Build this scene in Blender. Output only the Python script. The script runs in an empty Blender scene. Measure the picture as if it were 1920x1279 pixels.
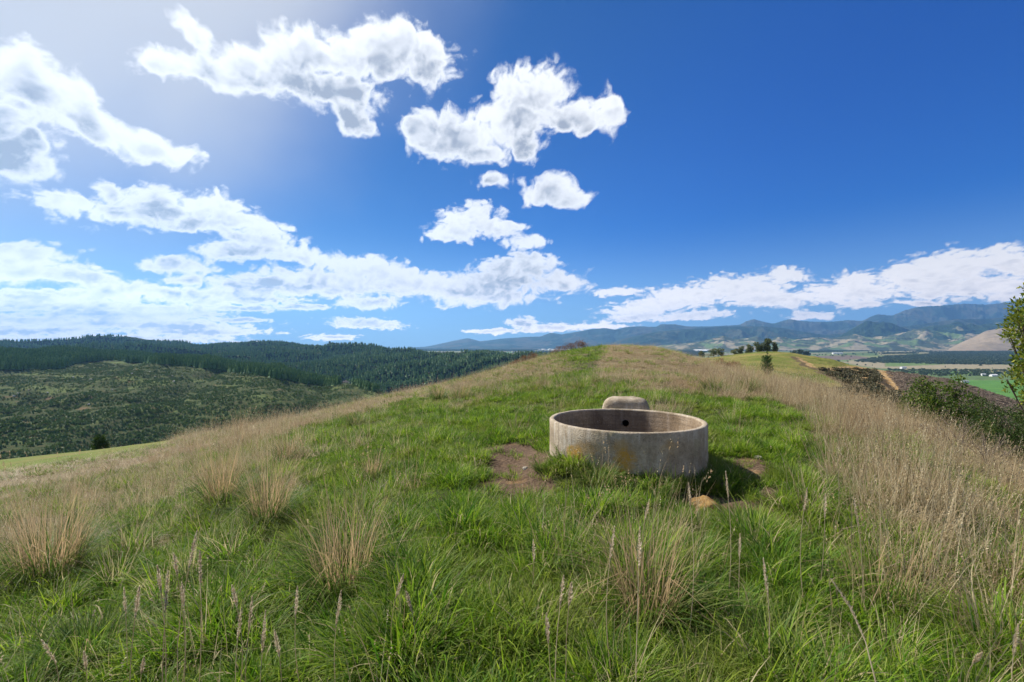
import bpy, math, random
import numpy as np
from mathutils import Matrix, Vector, Euler
F = 853.3            # focal length measured in photo pixels (16 mm lens)
EYE = 1.6            # camera height over the turf
HOR = 650.0          # row of the horizon in the photo
R = math.radians
scene = bpy.context.scene
col = scene.collection
# ------------------------------------------------------------------ camera
cam = bpy.data.objects.new('camera', bpy.data.cameras.new('camera'))
col.objects.link(cam)
cam.location = (0, 0, EYE)
cam.data.lens = 16; cam.data.sensor_width = 36
cam.data.clip_start = 0.05; cam.data.clip_end = 200000
cam.rotation_euler = (R(90) + math.atan((HOR - 639.5) / F), 0, 0)
scene.camera = cam
# ------------------------------------------------------------------ sun
SUN_AZ, SUN_EL = R(-57), R(45)      # left of the view, ahead of the camera
sdir = Vector((math.sin(SUN_AZ) * math.cos(SUN_EL), math.cos(SUN_AZ) * math.cos(SUN_EL), math.sin(SUN_EL)))
sl = bpy.data.lights.new('sun', 'SUN'); sl.energy = 5.0; sl.angle = R(0.5); sl.color = (1.0, 0.955, 0.88)
sun = bpy.data.objects.new('sun', sl); col.objects.link(sun)
sun.rotation_euler = (-sdir).to_track_quat('-Z', 'Y').to_euler()
# ------------------------------------------------------------------ exposure
scene.view_settings.view_transform = 'Standard'
scene.view_settings.look = 'None'
scene.view_settings.exposure = 0.72
scene.view_settings.gamma = 1.0

class NT:
    """small helper that writes node trees"""
    def __init__(s, tree): s.t = tree; s.n = tree.nodes; s.l = tree.links
    def add(s, typ, ins=None, **kw):
        n = s.n.new(typ)
        for k, v in kw.items(): setattr(n, k, v)
        if ins:
            for k, v in ins.items(): s.put(n.inputs[k], v)
        return n
    def put(s, sock, v):
        if isinstance(v, bpy.types.NodeSocket): s.l.new(v, sock)
        elif isinstance(v, bpy.types.Node): s.l.new(v.outputs[0], sock)
        else: sock.default_value = v
    def m(s, op, a, b=None, c=None, clamp=False):
        n = s.n.new('ShaderNodeMath'); n.operation = op; n.use_clamp = clamp
        for i, v in enumerate((a, b, c)):
            if v is not None: s.put(n.inputs[i], v)
        return n.outputs[0]
    def vm(s, op, a, b=None, scale=None):
        n = s.n.new('ShaderNodeVectorMath'); n.operation = op
        s.put(n.inputs[0], a)
        if b is not None: s.put(n.inputs[1], b)
        if scale is not None: s.put(n.inputs['Scale'], scale)
        return n.outputs['Value'] if op in ('LENGTH', 'DOT_PRODUCT') else n.outputs[0]
    def rng(s, v, a, b, c=0.0, d=1.0, mode='SMOOTHSTEP'):
        n = s.n.new('ShaderNodeMapRange'); n.interpolation_type = mode
        s.put(n.inputs[0], v)
        for i, q in zip((1, 2, 3, 4), (a, b, c, d)): s.put(n.inputs[i], q)
        return n.outputs[0]
    def mix(s, f, a, b, blend='MIX'):
        n = s.n.new('ShaderNodeMix'); n.data_type = 'RGBA'; n.blend_type = blend
        s.put(n.inputs[0], f)
        for i, q in ((6, a), (7, b)):
            if isinstance(q, (tuple, list)) and len(q) == 3: q = tuple(q) + (1,)
            s.put(n.inputs[i], q)
        return n.outputs[2]
    def noise(s, vec, scale, detail=4, rough=0.5, dist=0.0, out=0, dim='3D', lac=2.0):
        n = s.n.new('ShaderNodeTexNoise'); n.noise_dimensions = dim
        s.put(n.inputs['Vector'], vec)
        n.inputs['Scale'].default_value = scale; n.inputs['Detail'].default_value = detail
        n.inputs['Roughness'].default_value = rough; n.inputs['Distortion'].default_value = dist
        n.inputs['Lacunarity'].default_value = lac
        return n.outputs[out]

def pdir(px, py):
    return Vector(((px - 960) / F, 1.0, (HOR - py) / F)).normalized()

BIG = [  # clouds high in the sky: centre and radii of the puffs, measured in photo pixels, tilt in degrees
 (650,100,180,62,4),(720,78,110,56,0),(560,110,120,52,8),(440,112,130,40,2),(310,112,80,32,0),(620,165,120,46,-15),(660,215,50,34,-25),
 (800,115,50,62,0),(365,60,26,50,25),(540,140,100,44,0),(470,130,90,40,0),
 (860,255,100,54,0),(800,240,50,40,0),(1000,172,74,66,0),(960,225,100,50,0),(1070,215,66,36,0),(985,265,44,38,0),(900,285,70,24,0),(1145,205,26,46,20),(1110,225,40,30,0),
 (925,340,40,17,0),(1036,358,60,32,-5),
 (60,165,135,62,-22),(165,225,125,44,-30),(285,272,85,30,-16),(15,285,95,66,0),(-60,230,120,110,0),
]
MID = [
 (882,412,62,36,6),(855,438,60,22,0),(925,425,60,22,-8),(984,453,50,16,0),
 (108,378,62,32,0),(205,362,40,18,-30),(290,375,70,36,0),(280,398,150,32,-4),(405,392,85,36,-14),(480,420,75,22,-16),(380,418,130,20,0),
 (490,455,90,30,-8),(560,478,100,20,-12),(440,472,90,16,0),
 (330,497,78,19,0),(350,524,48,13,0),
 (50,480,110,32,-6),(20,510,140,26,0),(150,520,120,28,-12),(200,545,90,22,0),
 (690,505,120,28,-8),(620,530,170,34,-3),(500,535,140,30,3),(790,535,150,32,-6),(870,550,110,26,0),(940,528,130,38,2),(990,496,64,30,0),(940,500,40,26,0),(1055,528,60,20,-10),(700,566,70,14,0),(930,558,90,18,0),
 (400,555,150,20,0),(300,548,110,18,0),
]
LOW = [
 (80,560,190,22,0),(250,590,200,20,0),(60,620,220,16,0),(330,612,180,12,0),(180,640,300,7,0),(430,560,150,14,0),
 (100,572,210,16,0),(280,580,150,12,0),(40,600,170,15,0),(200,606,140,10,0),(440,578,110,8,0),(390,622,140,11,0),(110,618,110,8,0),(450,600,70,6,0),
 (685,606,84,12,-3),(625,632,58,7,0),(240,634,240,8,0),(560,576,70,8,0),(350,603,60,6,0),
 (1150,547,56,10,4),(1215,575,100,20,8),(1290,556,120,26,6),(1390,540,120,26,0),(1475,516,58,18,0),(1450,560,130,20,0),(1590,548,140,24,4),(1610,524,64,18,0),
 (1720,515,110,34,12),(1800,500,110,36,4),(1890,490,80,36,6),(1800,540,170,26,3),(1920,540,110,30,0),(1615,570,58,11,0),(1290,592,110,10,4),
 (1195,592,75,12,8),(1520,591,54,11,0),(982,606,34,13,0),(1045,614,90,9,2),(930,621,60,6,0),(1130,612,60,7,0),(1730,568,70,6,0),(1980,500,100,60,0),
]


# ------------------------------------------------------------------ noise in numpy
def _hash(ix, iy, seed):
    h = (ix.astype(np.int64) * 374761393 + iy.astype(np.int64) * 668265263 + seed * 974711) & 0xffffffff
    h = ((h ^ (h >> 13)) * 1274126177) & 0xffffffff
    return (h ^ (h >> 16)) & 0xffff
_ga = np.arange(65536) * (2 * np.pi / 65536); _gx = np.cos(_ga); _gy = np.sin(_ga)
def gn(x, y, seed=0):
    ix = np.floor(x); iy = np.floor(y); fx = x - ix; fy = y - iy
    u = fx * fx * fx * (fx * (fx * 6 - 15) + 10); v = fy * fy * fy * (fy * (fy * 6 - 15) + 10)
    def c(dx, dy):
        h = _hash(ix + dx, iy + dy, seed); return _gx[h] * (fx - dx) + _gy[h] * (fy - dy)
    a = c(0, 0); b = c(1, 0); e = c(0, 1); g = c(1, 1)
    return ((a + u * (b - a)) * (1 - v) + (e + u * (g - e)) * v) * 1.5
def fbm(x, y, octv=5, rough=0.5, seed=0):
    s = 0; a = 1.0; t = 0
    for i in range(octv):
        s = s + a * gn(x, y, seed + i * 17); t += a; a *= rough; x = x * 2.03 + 3.1; y = y * 2.03 + 1.7
    return s / t
def billow(x, y, octv=5, rough=0.5, seed=0, ridge=False):
    s = 0; a = 1.0; t = 0
    for i in range(octv):
        n = np.abs(gn(x, y, seed + i * 17)) * 2
        s = s + a * ((1 - n) if ridge else n); t += a; a *= rough; x = x * 2.03 + 3.1; y = y * 2.03 + 1.7
    return s / t
def sstep(a, b, x):
    t = np.clip((x - a) / (b - a), 0, 1); return t * t * (3 - 2 * t)

# ------------------------------------------------------------------ world: clear sky
world = bpy.data.worlds.new('World'); scene.world = world; world.use_nodes = True
def sky_nodes(N, d):
    """clear-sky radiance for the direction d, with the bright thin veil of high cloud about the sun"""
    sky = N.add('ShaderNodeTexSky', sky_type='NISHITA'); N.put(sky.inputs[0], d)
    sky.sun_disc = False; sky.sun_elevation = SUN_EL; sky.sun_rotation = SUN_AZ
    sky.altitude = 300; sky.air_density = 1.0; sky.dust_density = 0.4; sky.ozone_density = 4.0
    hs = N.add('ShaderNodeHueSaturation'); hs.inputs['Saturation'].default_value = 1.42; N.put(hs.inputs['Color'], sky.outputs[0])
    c = N.mix(1.0, hs.outputs[0], SKYTINT, 'MULTIPLY')
    sx = N.add('ShaderNodeSeparateXYZ'); N.put(sx.inputs[0], d)
    dot = N.vm('DOT_PRODUCT', d, tuple(sdir))
    deep = N.rng(dot, 0.85, 0.25)          # the sky is deepest blue at right angles to the sun
    c = N.mix(deep, c, N.mix(1.0, c, (0.15, 0.86, 1.14), 'MULTIPLY'))
    c = N.mix(N.rng(dot, 0.35, 0.9), c, N.mix(1.0, c, (0.62, 0.66, 0.72), 'MULTIPLY'))     # keeps the glow about the sun in check
    ang = N.m('ARCCOSINE', dot)
    vn = N.noise(d, 2.2, 4, 0.5, 0.3)
    veil = N.rng(N.m('ADD', ang, N.m('MULTIPLY', N.m('SUBTRACT', vn, 0.5), 0.30)), VEIL[0], VEIL[1], 0.97, 0.0)
    c = N.mix(veil, c, (5.3, 5.3, 5.6))
    c = N.mix(N.rng(sx.outputs[2], -0.02, 0.26, 0.70, 0.0), c, (3.4, 4.7, 6.8))
    return c
SKYTINT = (0.34, 0.60, 0.84); VEIL = (0.34, 0.80)
def build_world():
    t = world.node_tree; t.nodes.clear(); N = NT(t)
    tc = N.add('ShaderNodeTexCoord'); c = sky_nodes(N, tc.outputs['Generated'])
    bg = N.add('ShaderNodeBackground'); N.put(bg.inputs[0], c); bg.inputs[1].default_value = 0.062
    out = N.add('ShaderNodeOutputWorld'); N.put(out.inputs[0], bg.outputs[0])
build_world()

def new_mat(name):
    m = bpy.data.materials.new(name); m.use_nodes = True; m.node_tree.nodes.clear()
    return m, NT(m.node_tree)
def grid_mesh(name, P, wrap=False):
    """P: (rows, cols, 3) array of points -> mesh"""
    r, c = P.shape[:2]
    i = np.arange(r * c).reshape(r, c)
    if wrap: i = np.concatenate([i, i[:, :1]], 1)
    f = np.stack([i[:-1, :-1], i[:-1, 1:], i[1:, 1:], i[1:, :-1]], -1).reshape(-1, 4)
    return raw_mesh(name, P.reshape(-1, 3), f)
def raw_mesh(name, V, Fc, smooth=True):
    me = bpy.data.meshes.new(name)
    Fc = np.asarray(Fc, dtype=np.int32); n, k = Fc.shape
    me.vertices.add(len(V)); me.vertices.foreach_set('co', np.ascontiguousarray(V, dtype=np.float32).ravel())
    me.loops.add(n * k); me.loops.foreach_set('vertex_index', Fc.ravel())
    me.polygons.add(n); me.polygons.foreach_set('loop_start', np.arange(n, dtype=np.int32) * k)
    me.polygons.foreach_set('use_smooth', np.full(n, smooth))
    me.update(calc_edges=True); return me
def attr(me, name, vals, typ='FLOAT'):
    a = me.attributes.new(name, typ, 'POINT')
    v = np.ascontiguousarray(vals, dtype=np.int32 if typ == 'INT' else np.float32).ravel()
    a.data.foreach_set('vector' if typ == 'FLOAT_VECTOR' else 'value', v)
def link(name, me, mat=None, parent=None, loc=None):
    o = bpy.data.objects.new(name, me); col.objects.link(o)
    if mat is not None and me is not None: me.materials.append(mat)
    if parent is not None: o.parent = parent
    if loc is not None: o.location = loc
    return o
def tag(o, label, cat, group=None, kind=None):
    if label: o['label'] = label
    if cat: o['category'] = cat
    if group: o['group'] = group
    if kind: o['kind'] = kind
    return o
def structure(o, label=None, cat=None):
    return tag(o, label, cat, None, 'structure')

# ------------------------------------------------------------------ sky dome with the clouds
def blob_field(blobs, D):
    """smooth union of the puffs, 1 in a puff's middle and 0 at its rim"""
    acc = None; k = 12.0
    for (cx, cy, rx, ry, ro) in blobs:
        c = pdir(cx, cy); a = R(ro)
        A = pdir(cx + rx * math.cos(a), cy - rx * math.sin(a)) - c
        B = pdir(cx - ry * math.sin(a), cy - ry * math.cos(a)) - c
        lx, ly = A.length, B.length
        A = (A - c * A.dot(c)).normalized(); B = c.cross(A).normalized()
        q = D - np.array(c)
        v = 1 - np.sqrt((q @ np.array(A) / lx) ** 2 + (q @ np.array(B) / ly) ** 2 + (q @ np.array(c) / .7) ** 2)
        v = np.exp(k * np.clip(v, -2.5, 1)); acc = v if acc is None else acc + v
    return np.log(acc) / k
def cloud_density(D, cut=0):
    az = np.arctan2(D[..., 0], D[..., 1]); el = np.arcsin(np.clip(D[..., 2], -1, 1))
    out = None
    for blobs, sc, zs, seed, amp, bil, warp in ((BIG, 8.0, 1.15, 11, .95, .62, .22), (MID, 14.0, 1.5, 31, .75, .6, .17), (LOW, 22.0, 2.4, 57, .8, .6, .2)):
        wx = fbm(az * sc, el * sc * zs, 4, .55, seed + 5); wy = fbm(az * sc, el * sc * zs, 4, .55, seed + 9)
        Dw = D.copy(); Dw[..., 0] += wx * warp / sc; Dw[..., 2] += wy * warp / sc / zs
        b = blob_field(blobs, Dw)
        x = az * sc * 1.2 + wx * .5; y = el * sc * zs * 1.2 + wy * .5
        d = b + (.07 if blobs is BIG else 0) + amp * .55 * fbm(x, y, 6 - cut, .58, seed) + bil * (billow(x * 1.6, y * 1.6, 5 - cut, .52, seed + 3) - .42)
        out = d if out is None else np.maximum(out, d)
    # a few scattered clouds behind the photographer
    g = fbm(az * 5, el * 9, 6, .55, 91) * 2.2 - .35 + np.clip(1.0 - D[..., 1] * 40 - 1.0, -3, 0.6)
    return np.maximum(out, g)
def build_sky():
    az = np.concatenate([np.arange(-180, -62, 1.5), np.arange(-62, 62, 0.125), np.arange(62, 180, 1.5)])
    el = np.concatenate([[-2.5, -1.2, -.5], np.arange(0, 8, 0.10), np.arange(8, 40.6, 0.135)])
    A, E = np.meshgrid(np.radians(az), np.radians(el))
    D = np.stack([np.sin(A) * np.cos(E), np.cos(A) * np.cos(E), np.sin(E)], -1)
    d0 = cloud_density(D)
    occ = 0
    sv = np.array(sdir)
    for k, w in ((.02, .25), (.05, .35), (.10, .40)):
        q = D + sv * k * .8 + np.array([0, 0, .7 * k]); q /= np.linalg.norm(q, axis=-1, keepdims=True)
        occ = occ + w * sstep(.0, .8, cloud_density(q, 3))
    me = grid_mesh('sky', D * 150000.0, wrap=True)
    attr(me, 'dens', d0); attr(me, 'occ', occ)
    m, N = new_mat('sky')
    geo = N.add('ShaderNodeNewGeometry'); d = N.vm('NORMALIZE', geo.outputs['Position'])
    c = sky_nodes(N, d)
    at = N.add('ShaderNodeAttribute', attribute_name='dens').outputs['Fac']
    ao = N.add('ShaderNodeAttribute', attribute_name='occ').outputs['Fac']
    fine = N.m('SUBTRACT', N.noise(N.vm('MULTIPLY', d, (1, 1, 1.4)), 60.0, 4, 0.62), 0.5)
    dn = N.m('ADD', at, N.m('MULTIPLY', fine, 0.45))
    alpha = N.m('POWER', N.rng(dn, -0.03, 0.48), 1.1)
    sh = N.m('MULTIPLY', N.rng(dn, 0.20, 1.15), N.m('ADD', ao, N.m('MULTIPLY', fine, 0.25)), clamp=True)
    sh = N.m('MULTIPLY', sh, 1.6, clamp=True)
    cc = N.mix(sh, (9.0, 9.0, 9.1), (3.3, 3.5, 4.1))
    z_ = N.add('ShaderNodeSeparateXYZ'); N.put(z_.inputs[0], d)      # low in the sky everything is brighter
    cc = N.vm('SCALE', cc, scale=N.rng(z_.outputs[2], 0.0, 0.16, 2.0, 1.0)); cc = N.mix(N.rng(z_.outputs[2], 0.0, 0.22, 1.0, 0.0), cc, N.mix(1.0, cc, (1.22, 1.04, .88), 'MULTIPLY'))
    c = N.vm('SCALE', c, scale=N.rng(z_.outputs[2], 0.0, 0.22, 1.25, 1.0))
    c = N.mix(alpha, c, cc)
    em = N.add('ShaderNodeEmission'); N.put(em.inputs[0], c); em.inputs[1].default_value = 0.075
    out = N.add('ShaderNodeOutputMaterial'); N.put(out.inputs[0], em.outputs[0])
    m.cycles.emission_sampling = 'NONE'
    structure(link('sky', me, m), 'blue sky with white cumulus clouds', 'sky')
build_sky()

# ------------------------------------------------------------------ measured silhouettes
def px2th(px): return np.arctan((np.asarray(px, float) - 960) / F)
class Profile:
    """crest line given as (photo column, photo row, depth in metres) -> horizontal distance and height by azimuth"""
    def __init__(s, tab, smooth=3, ends=None):
        t = np.array(tab, float); th = px2th(t[:, 0]); ct = np.cos(th)
        e = -(t[:, 1] - HOR) / F * ct; rr = t[:, 2] / ct
        g = np.linspace(-math.pi, math.pi, 2881)
        thx, ex, rx = list(th), list(e), list(rr)
        if ends:
            thx = [-math.pi, -2.0] + thx + [2.0, math.pi]; ex = [ends[0]] * 2 + ex + [ends[0]] * 2; rx = [ends[1]] * 2 + rx + [ends[1]] * 2
        E = np.interp(g, thx, ex); Q = np.interp(g, thx, rx)
        k = np.hanning(2 * smooth + 3)[1:-1]; k /= k.sum()
        E = np.convolve(np.pad(E, smooth, 'edge'), k, 'valid'); Q = np.convolve(np.pad(Q, smooth, 'edge'), k, 'valid')
        s.g, s.E, s.Q = g, E, Q
    def __call__(s, th):
        return np.interp(th, s.g, s.E), np.interp(th, s.g, s.Q)
def rowcol(x, y, z):
    """photo column and row of a point, used to read land cover off the photograph"""
    y = np.maximum(y, .05)
    return 960 + F * x / y, HOR - F * (z - EYE) / y
def inpoly(px, py, poly):
    c = np.zeros(np.shape(px), bool); n = len(poly); j = n - 1
    for i in range(n):
        xi, yi = poly[i]; xj, yj = poly[j]
        c ^= ((yi > py) != (yj > py)) & (px < (xj - xi) * (py - yi) / ((yj - yi) if yj != yi else 1e-9) + xi)
        j = i
    return c

NEAR = Profile([(-1500, 900, 30), (-400, 900, 34), (0, 862, 46), (190, 842, 44), (300, 828, 40), (420, 812, 30), (560, 785, 30), (700, 750, 32), (800, 729, 34), (900, 704, 36),
    (1000, 675, 38), (1080, 657, 38), (1150, 648, 38), (1230, 652, 36), (1290, 668, 33), (1340, 687, 29), (1440, 712, 23), (1540, 745, 18), (1640, 780, 15.5),
    (1740, 818, 13.5), (1840, 862, 11.5), (1920, 905, 10.5), (2300, 990, 10), (3000, 1000, 12)], 10, (-.08, 30))
TRX, TRY, TRR = 1.50, 6.02, 1.0           # concrete trough
def near_z(x, y):
    th = np.arctan2(x, y); r = np.hypot(x, y) + 1e-6
    e, Q = NEAR(th)
    t = np.clip(r / Q, 0, 1)
    z0, z1, m1 = 0.0, EYE + e * Q, e * Q; m0 = np.minimum(0, e * Q + 2 * EYE)
    h = z0 * (2 * t**3 - 3 * t**2 + 1) + z1 * (-2 * t**3 + 3 * t**2) + m1 * (t**3 - t**2) + m0 * (t**3 - 2 * t**2 + t)
    q = np.maximum(r - Q, 0)
    z = h + e * q - 0.42 * q * q / (q + 26)
    a = sstep(0.5, 5, r)
    z = z + a * (0.10 * fbm(x / 3.2, y / 3.2, 3, .5, 5) + 0.035 * fbm(x / .6, y / .6, 3, .5, 8)) * sstep(70, 25, r)
    z = z + sstep(110, 260, r) * 3 * fbm(x / 60, y / 60, 4, .5, 9)
    # the trough stands on a small pedestal, cut away in front
    dx, dy = x - TRX, y - TRY; d = np.hypot(dx, dy)
    ped = sstep(1.55, .98, d) * (0.17 - .10 * np.clip(dx, -.3, 1.2))
    z = np.where(d < 1.7, z * (1 - sstep(1.7, 1.1, d)) + sstep(1.7, 1.1, d) * 0.02 + ped, z)
    # bare hollows trodden by stock
    px, py = rowcol(x, y, z)
    for cx, cy, rr, dp in ((-.02, 6.0, .55, .05), (.1, 5.1, .5, .05), (2.0, 4.75, .5, .06), (-1.35, 2.9, .45, .10)):
        z = z - dp * np.exp(-((x - cx) ** 2 + (y - cy) ** 2) / rr ** 2)
    return z

DIRT = [[(895,846),(930,836),(990,826),(1030,850),(1030,930),(960,946),(900,942),(872,920),(925,892),(915,866)],
        [(1262,942),(1300,925),(1420,930),(1455,950),(1440,978),(1330,972)], [(1375,862),(1425,850),(1462,872),(1430,896),(1385,886)],
        [(1425,975),(1480,968),(1500,990),(1450,1004)], [(1395,915),(1450,905),(1490,925),(1430,935)],
        [(655,1090),(720,1085),(745,1130),(700,1170),(650,1165)]]
PASTURE = [[(-3000,700),(195,700),(330,760),(335,826),(300,838),(200,856),(80,874),(-40,892),(-3000,1180)]]
DRY = [[(-2000,1250),(-40,886),(120,864),(290,838),(320,824),(322,790),(330,760),(700,725),(1000,650),(1040,645),(1050,684),(960,700),(880,722),(800,744),(700,774),(590,802),(500,828),(410,878),(330,940),(60,1030),(-2000,1400)],
       [(1120,600),(1300,600),(1460,640),(1500,720),(1400,745),(1300,738),(1210,728),(1110,712),(1125,680),(1135,650)],
       [(1250,690),(1440,690),(1640,740),(1920,830),(3500,1100),(3500,1500),(2150,1060),(1970,985),(1860,930),(1770,880),(1680,832),(1570,792),(1450,758),(1320,742),(1270,738)]]
DRYMID = [[(860,690),(1085,660),(1090,700),(1200,720),(1260,745),(1130,742),(1000,735),(900,755),(820,770)],
          [(-2000,1300),(60,980),(350,890),(500,830),(600,850),(560,930),(400,990),(200,1080),(-2000,1500)],
          [(1500,772),(1600,810),(1700,900),(1920,1000),(2600,1100),(2600,1300),(1920,1160),(1750,1110),(1680,1060),(1600,990),(1575,890)],[(1640,1120),(1920,1200),(1920,1300),(1700,1230)],
          [(1180,760),(1260,760),(1300,800),(1180,800)],[(1020,1040),(1260,1040),(1270,1200),(1040,1200)]]
GREENPATH = [[(1068,675),(1085,652),(1125,640),(1135,652),(1118,672),(1100,700),(1105,715),(1080,715)]]
def cover(x, y, z, sx=26, sy=12):
    """land cover of the near hill: dirt, dry-grass share, pasture"""
    px, py = rowcol(x, y, z)
    n1 = fbm(x / 1.1, y / 1.1, 4, .6, 71); n2 = fbm(x / 1.1 + 40, y / 1.1, 4, .6, 72)
    r = np.hypot(x, y)
    k = np.clip(8 / r, .2, 1.6)
    qx, qy = px + n1 * 60 * k, py + n2 * 34 * k
    dirt = np.zeros(px.shape); dry = np.zeros(px.shape) + .05; pas = np.zeros(px.shape)
    for p in DIRT: dirt = np.where(inpoly(px + n1 * 26, py + n2 * 18, p), 1, dirt)
    for p in DRYMID: dry = np.where(inpoly(qx, qy, p), .48, dry)
    for p in DRY: dry = np.where(inpoly(qx, qy, p), np.where(px < 1100, .74, .9), dry)
    for p in GREENPATH: dry = np.where(inpoly(px + n1 * 10, py + n2 * 4, p), .12, dry)
    for p in PASTURE: pas = np.where(inpoly(px + n1 * 14, py + n2 * 6, p) & (r > 10), 1, pas)
    pas = np.where((r > 60), 1, pas)
    front = y > .4
    dry = np.where(front, dry, .35 + .5 * (n1 > 0)); dirt = np.where(front, dirt, 0)
    return dirt, dry, pas

def surf(N, m, color, rough=0.9, bump=None, bstr=0.3, bdist=0.05, spec=0.2, trans=0.0):
    b = N.add('ShaderNodeBsdfPrincipled'); N.put(b.inputs['Base Color'], color)
    b.inputs['Roughness'].default_value = rough; b.inputs['Specular IOR Level'].default_value = spec
    if bump is not None:
        bp = N.add('ShaderNodeBump'); bp.inputs['Strength'].default_value = bstr; bp.inputs['Distance'].default_value = bdist
        N.put(bp.inputs['Height'], bump); N.put(b.inputs['Normal'], bp.outputs[0])
    sh = b.outputs[0]
    if trans:
        tr = N.add('ShaderNodeBsdfTranslucent'); N.put(tr.inputs[0], color)
        mx = N.add('ShaderNodeMixShader'); mx.inputs[0].default_value = trans
        N.put(mx.inputs[1], sh); N.put(mx.inputs[2], tr.outputs[0]); sh = mx.outputs[0]
    out = N.add('ShaderNodeOutputMaterial'); N.put(out.inputs[0], sh)
    return b
def pos(N): return N.add('ShaderNodeNewGeometry').outputs['Position']
def fac(N, name): return N.add('ShaderNodeAttribute', attribute_name=name).outputs['Fac']

def build_near():
    th = np.radians(np.concatenate([np.arange(-180, -64, 2.0), np.arange(-64, 64, 0.22), np.arange(64, 180, 2.0)]))
    r = np.concatenate([[.02], np.geomspace(.4, 60, 330), np.geomspace(63, 420, 60)])
    T, Q = np.meshgrid(th, r); x = Q * np.sin(T); y = Q * np.cos(T); z = near_z(x, y)
    z = np.maximum(z, -165)
    me = grid_mesh('hillside', np.stack([x, y, z], -1), wrap=True)
    dirt, dry, pas = cover(x, y, z)
    attr(me, 'dirt', dirt); attr(me, 'dry', dry); attr(me, 'pasture', pas)
    m, N = new_mat('hillside_turf'); p = pos(N)
    n = N.noise(p, 3.0, 6, .6); n2 = N.noise(p, 28.0, 5, .6); n3 = N.noise(p, .35, 5, .6)
    green = N.mix(n, (.022, .045, .008), (.06, .075, .022)); green = N.mix(N.rng(n2, .35, .7), green, (.065, .050, .026))
    straw = N.mix(n2, (.10, .075, .040), (.26, .20, .115))
    c = N.mix(fac(N, 'dry'), green, straw)
    past = N.mix(N.rng(n3, .3, .7), (.11, .155, .026), (.19, .165, .055)); past = N.mix(N.rng(N.noise(p, 1.4, 6, .65), .52, .68), past, (.08, .105, .028))
    c = N.mix(fac(N, 'pasture'), c, past)
    dc = N.mix(N.rng(n2, .3, .7), (.055, .035, .022), (.15, .10, .065)); dc = N.mix(N.rng(N.noise(p, 90, 3, .6), .6, .75), dc, (.33, .25, .16))
    dc = N.mix(N.rng(N.noise(p, 1.7, 3, .6), .56, .70), dc, (.26, .16, .075))
    c = N.mix(fac(N, 'dirt'), c, dc)
    surf(N, m, c, .95, N.m('ADD', n2, n), .6, .05, .1)
    structure(link('hillside', me, m), 'grassy ridge in the foreground rising to a rounded knoll', 'hillside')
build_near()

# ------------------------------------------------------------------ middle distance and far country
def patch(name, px0, px1, nth, rfun, nr, zfun, power=1.0):
    """terrain sheet between two distances, fan-shaped about the viewpoint"""
    th = np.linspace(px2th(px0), px2th(px1), nth); u = np.linspace(0, 1, nr) ** power
    T, U = np.meshgrid(th, u); a, b = rfun(T)
    Q = a + (b - a) * U; x = Q * np.sin(T); y = Q * np.cos(T)
    return x, y, zfun(x, y, T, Q)

# --- left hill: cut-over slope with young pines, forest on its shoulder
LHILL = Profile([(-900, 655, 900), (-300, 655, 900), (0, 660, 900), (100, 660, 900), (200, 664, 880), (300, 671, 820), (400, 683, 740), (500, 699, 660), (560, 711, 610),
    (640, 720, 580), (700, 735, 540), (800, 765, 480), (1000, 850, 420)], 8)
def lhill_z(x, y, T=None, Q=None):
    T = np.arctan2(x, y); Q = np.hypot(x, y)
    e, C = LHILL(T); zc = EYE + e * C
    foot = 215.0; zf = -84.0
    t = (Q - foot) / (C - foot)
    s = np.where(t < 1, 1 - np.clip(1 - t, 0, 2) ** 1.75, 1)
    z = zf + (zc - zf) * np.maximum(s, -.6)
    z = z - np.maximum(Q - C, 0) ** 2 / (np.maximum(Q - C, 0) + 150) * .42
    env = sstep(0, .25, t) * sstep(1.15, .8, t)
    z = z + env * (9 * (billow(x / 150 + .3, y / 170, 4, .5, 21) - .4) - 13 * billow((x * .9 + y * .35) / 120, (y * .9 - x * .3) / 420, 3, .5, 22, True) + 6.5)
    # old benched tracks and planting terraces along the contour
    z = z + env * .9 * np.sin(z / 4.2 + 1.5 * fbm(x / 80, y / 80, 2, .5, 23)) * sstep(.65, .4, t)
    return np.maximum(z, -170)
def lforest(x, y):
    """share of tall forest on the left hill"""
    T = np.arctan2(x, y); Q = np.hypot(x, y); px, py = rowcol(x, y, lhill_z(x, y))
    edge = np.interp(px, [-900, -50, 40, 110, 160, 200, 300, 400, 440, 500, 560, 620, 640, 700], [690, 692, 694, 690, 678, 675, 683, 692, 698, 706, 716, 725, 720, 700])
    return (py < edge + 3.5 * fbm(x / 30, y / 30, 3, .5, 25)) & (px < 640)
def build_lhill():
    x, y, z = patch('l', -700, 1000, 620, lambda T: (200 + 0 * T, 1500 + 0 * T), 330, lhill_z, 1.5)
    me = grid_mesh('left_hill', np.stack([x, y, z], -1))
    attr(me, 'forest', lforest(x, y).astype(float))
    m, N = new_mat('cutover_hillside'); p = pos(N)
    a = N.noise(p, .022, 6, .62); b = N.noise(p, .35, 5, .7); w = N.noise(p, .06, 5, .65)
    c = N.mix(N.rng(b, .40, .62), (.034, .058, .018), (.085, .085, .038))
    c = N.mix(N.rng(a, .50, .64), c, N.mix(b, (.060, .10, .028), (.15, .165, .06)))
    c = N.mix(N.rng(w, .60, .70), c, (.14, .10, .055))
    c = N.mix(fac(N, 'forest'), c, (.018, .026, .012))
    surf(N, m, c, 1, N.m('ADD', b, w), .8, 1.5, .05)
    structure(link('left_hill', me, m), 'felled hillside across the valley replanted with young pines', 'hill')
build_lhill()

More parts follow.
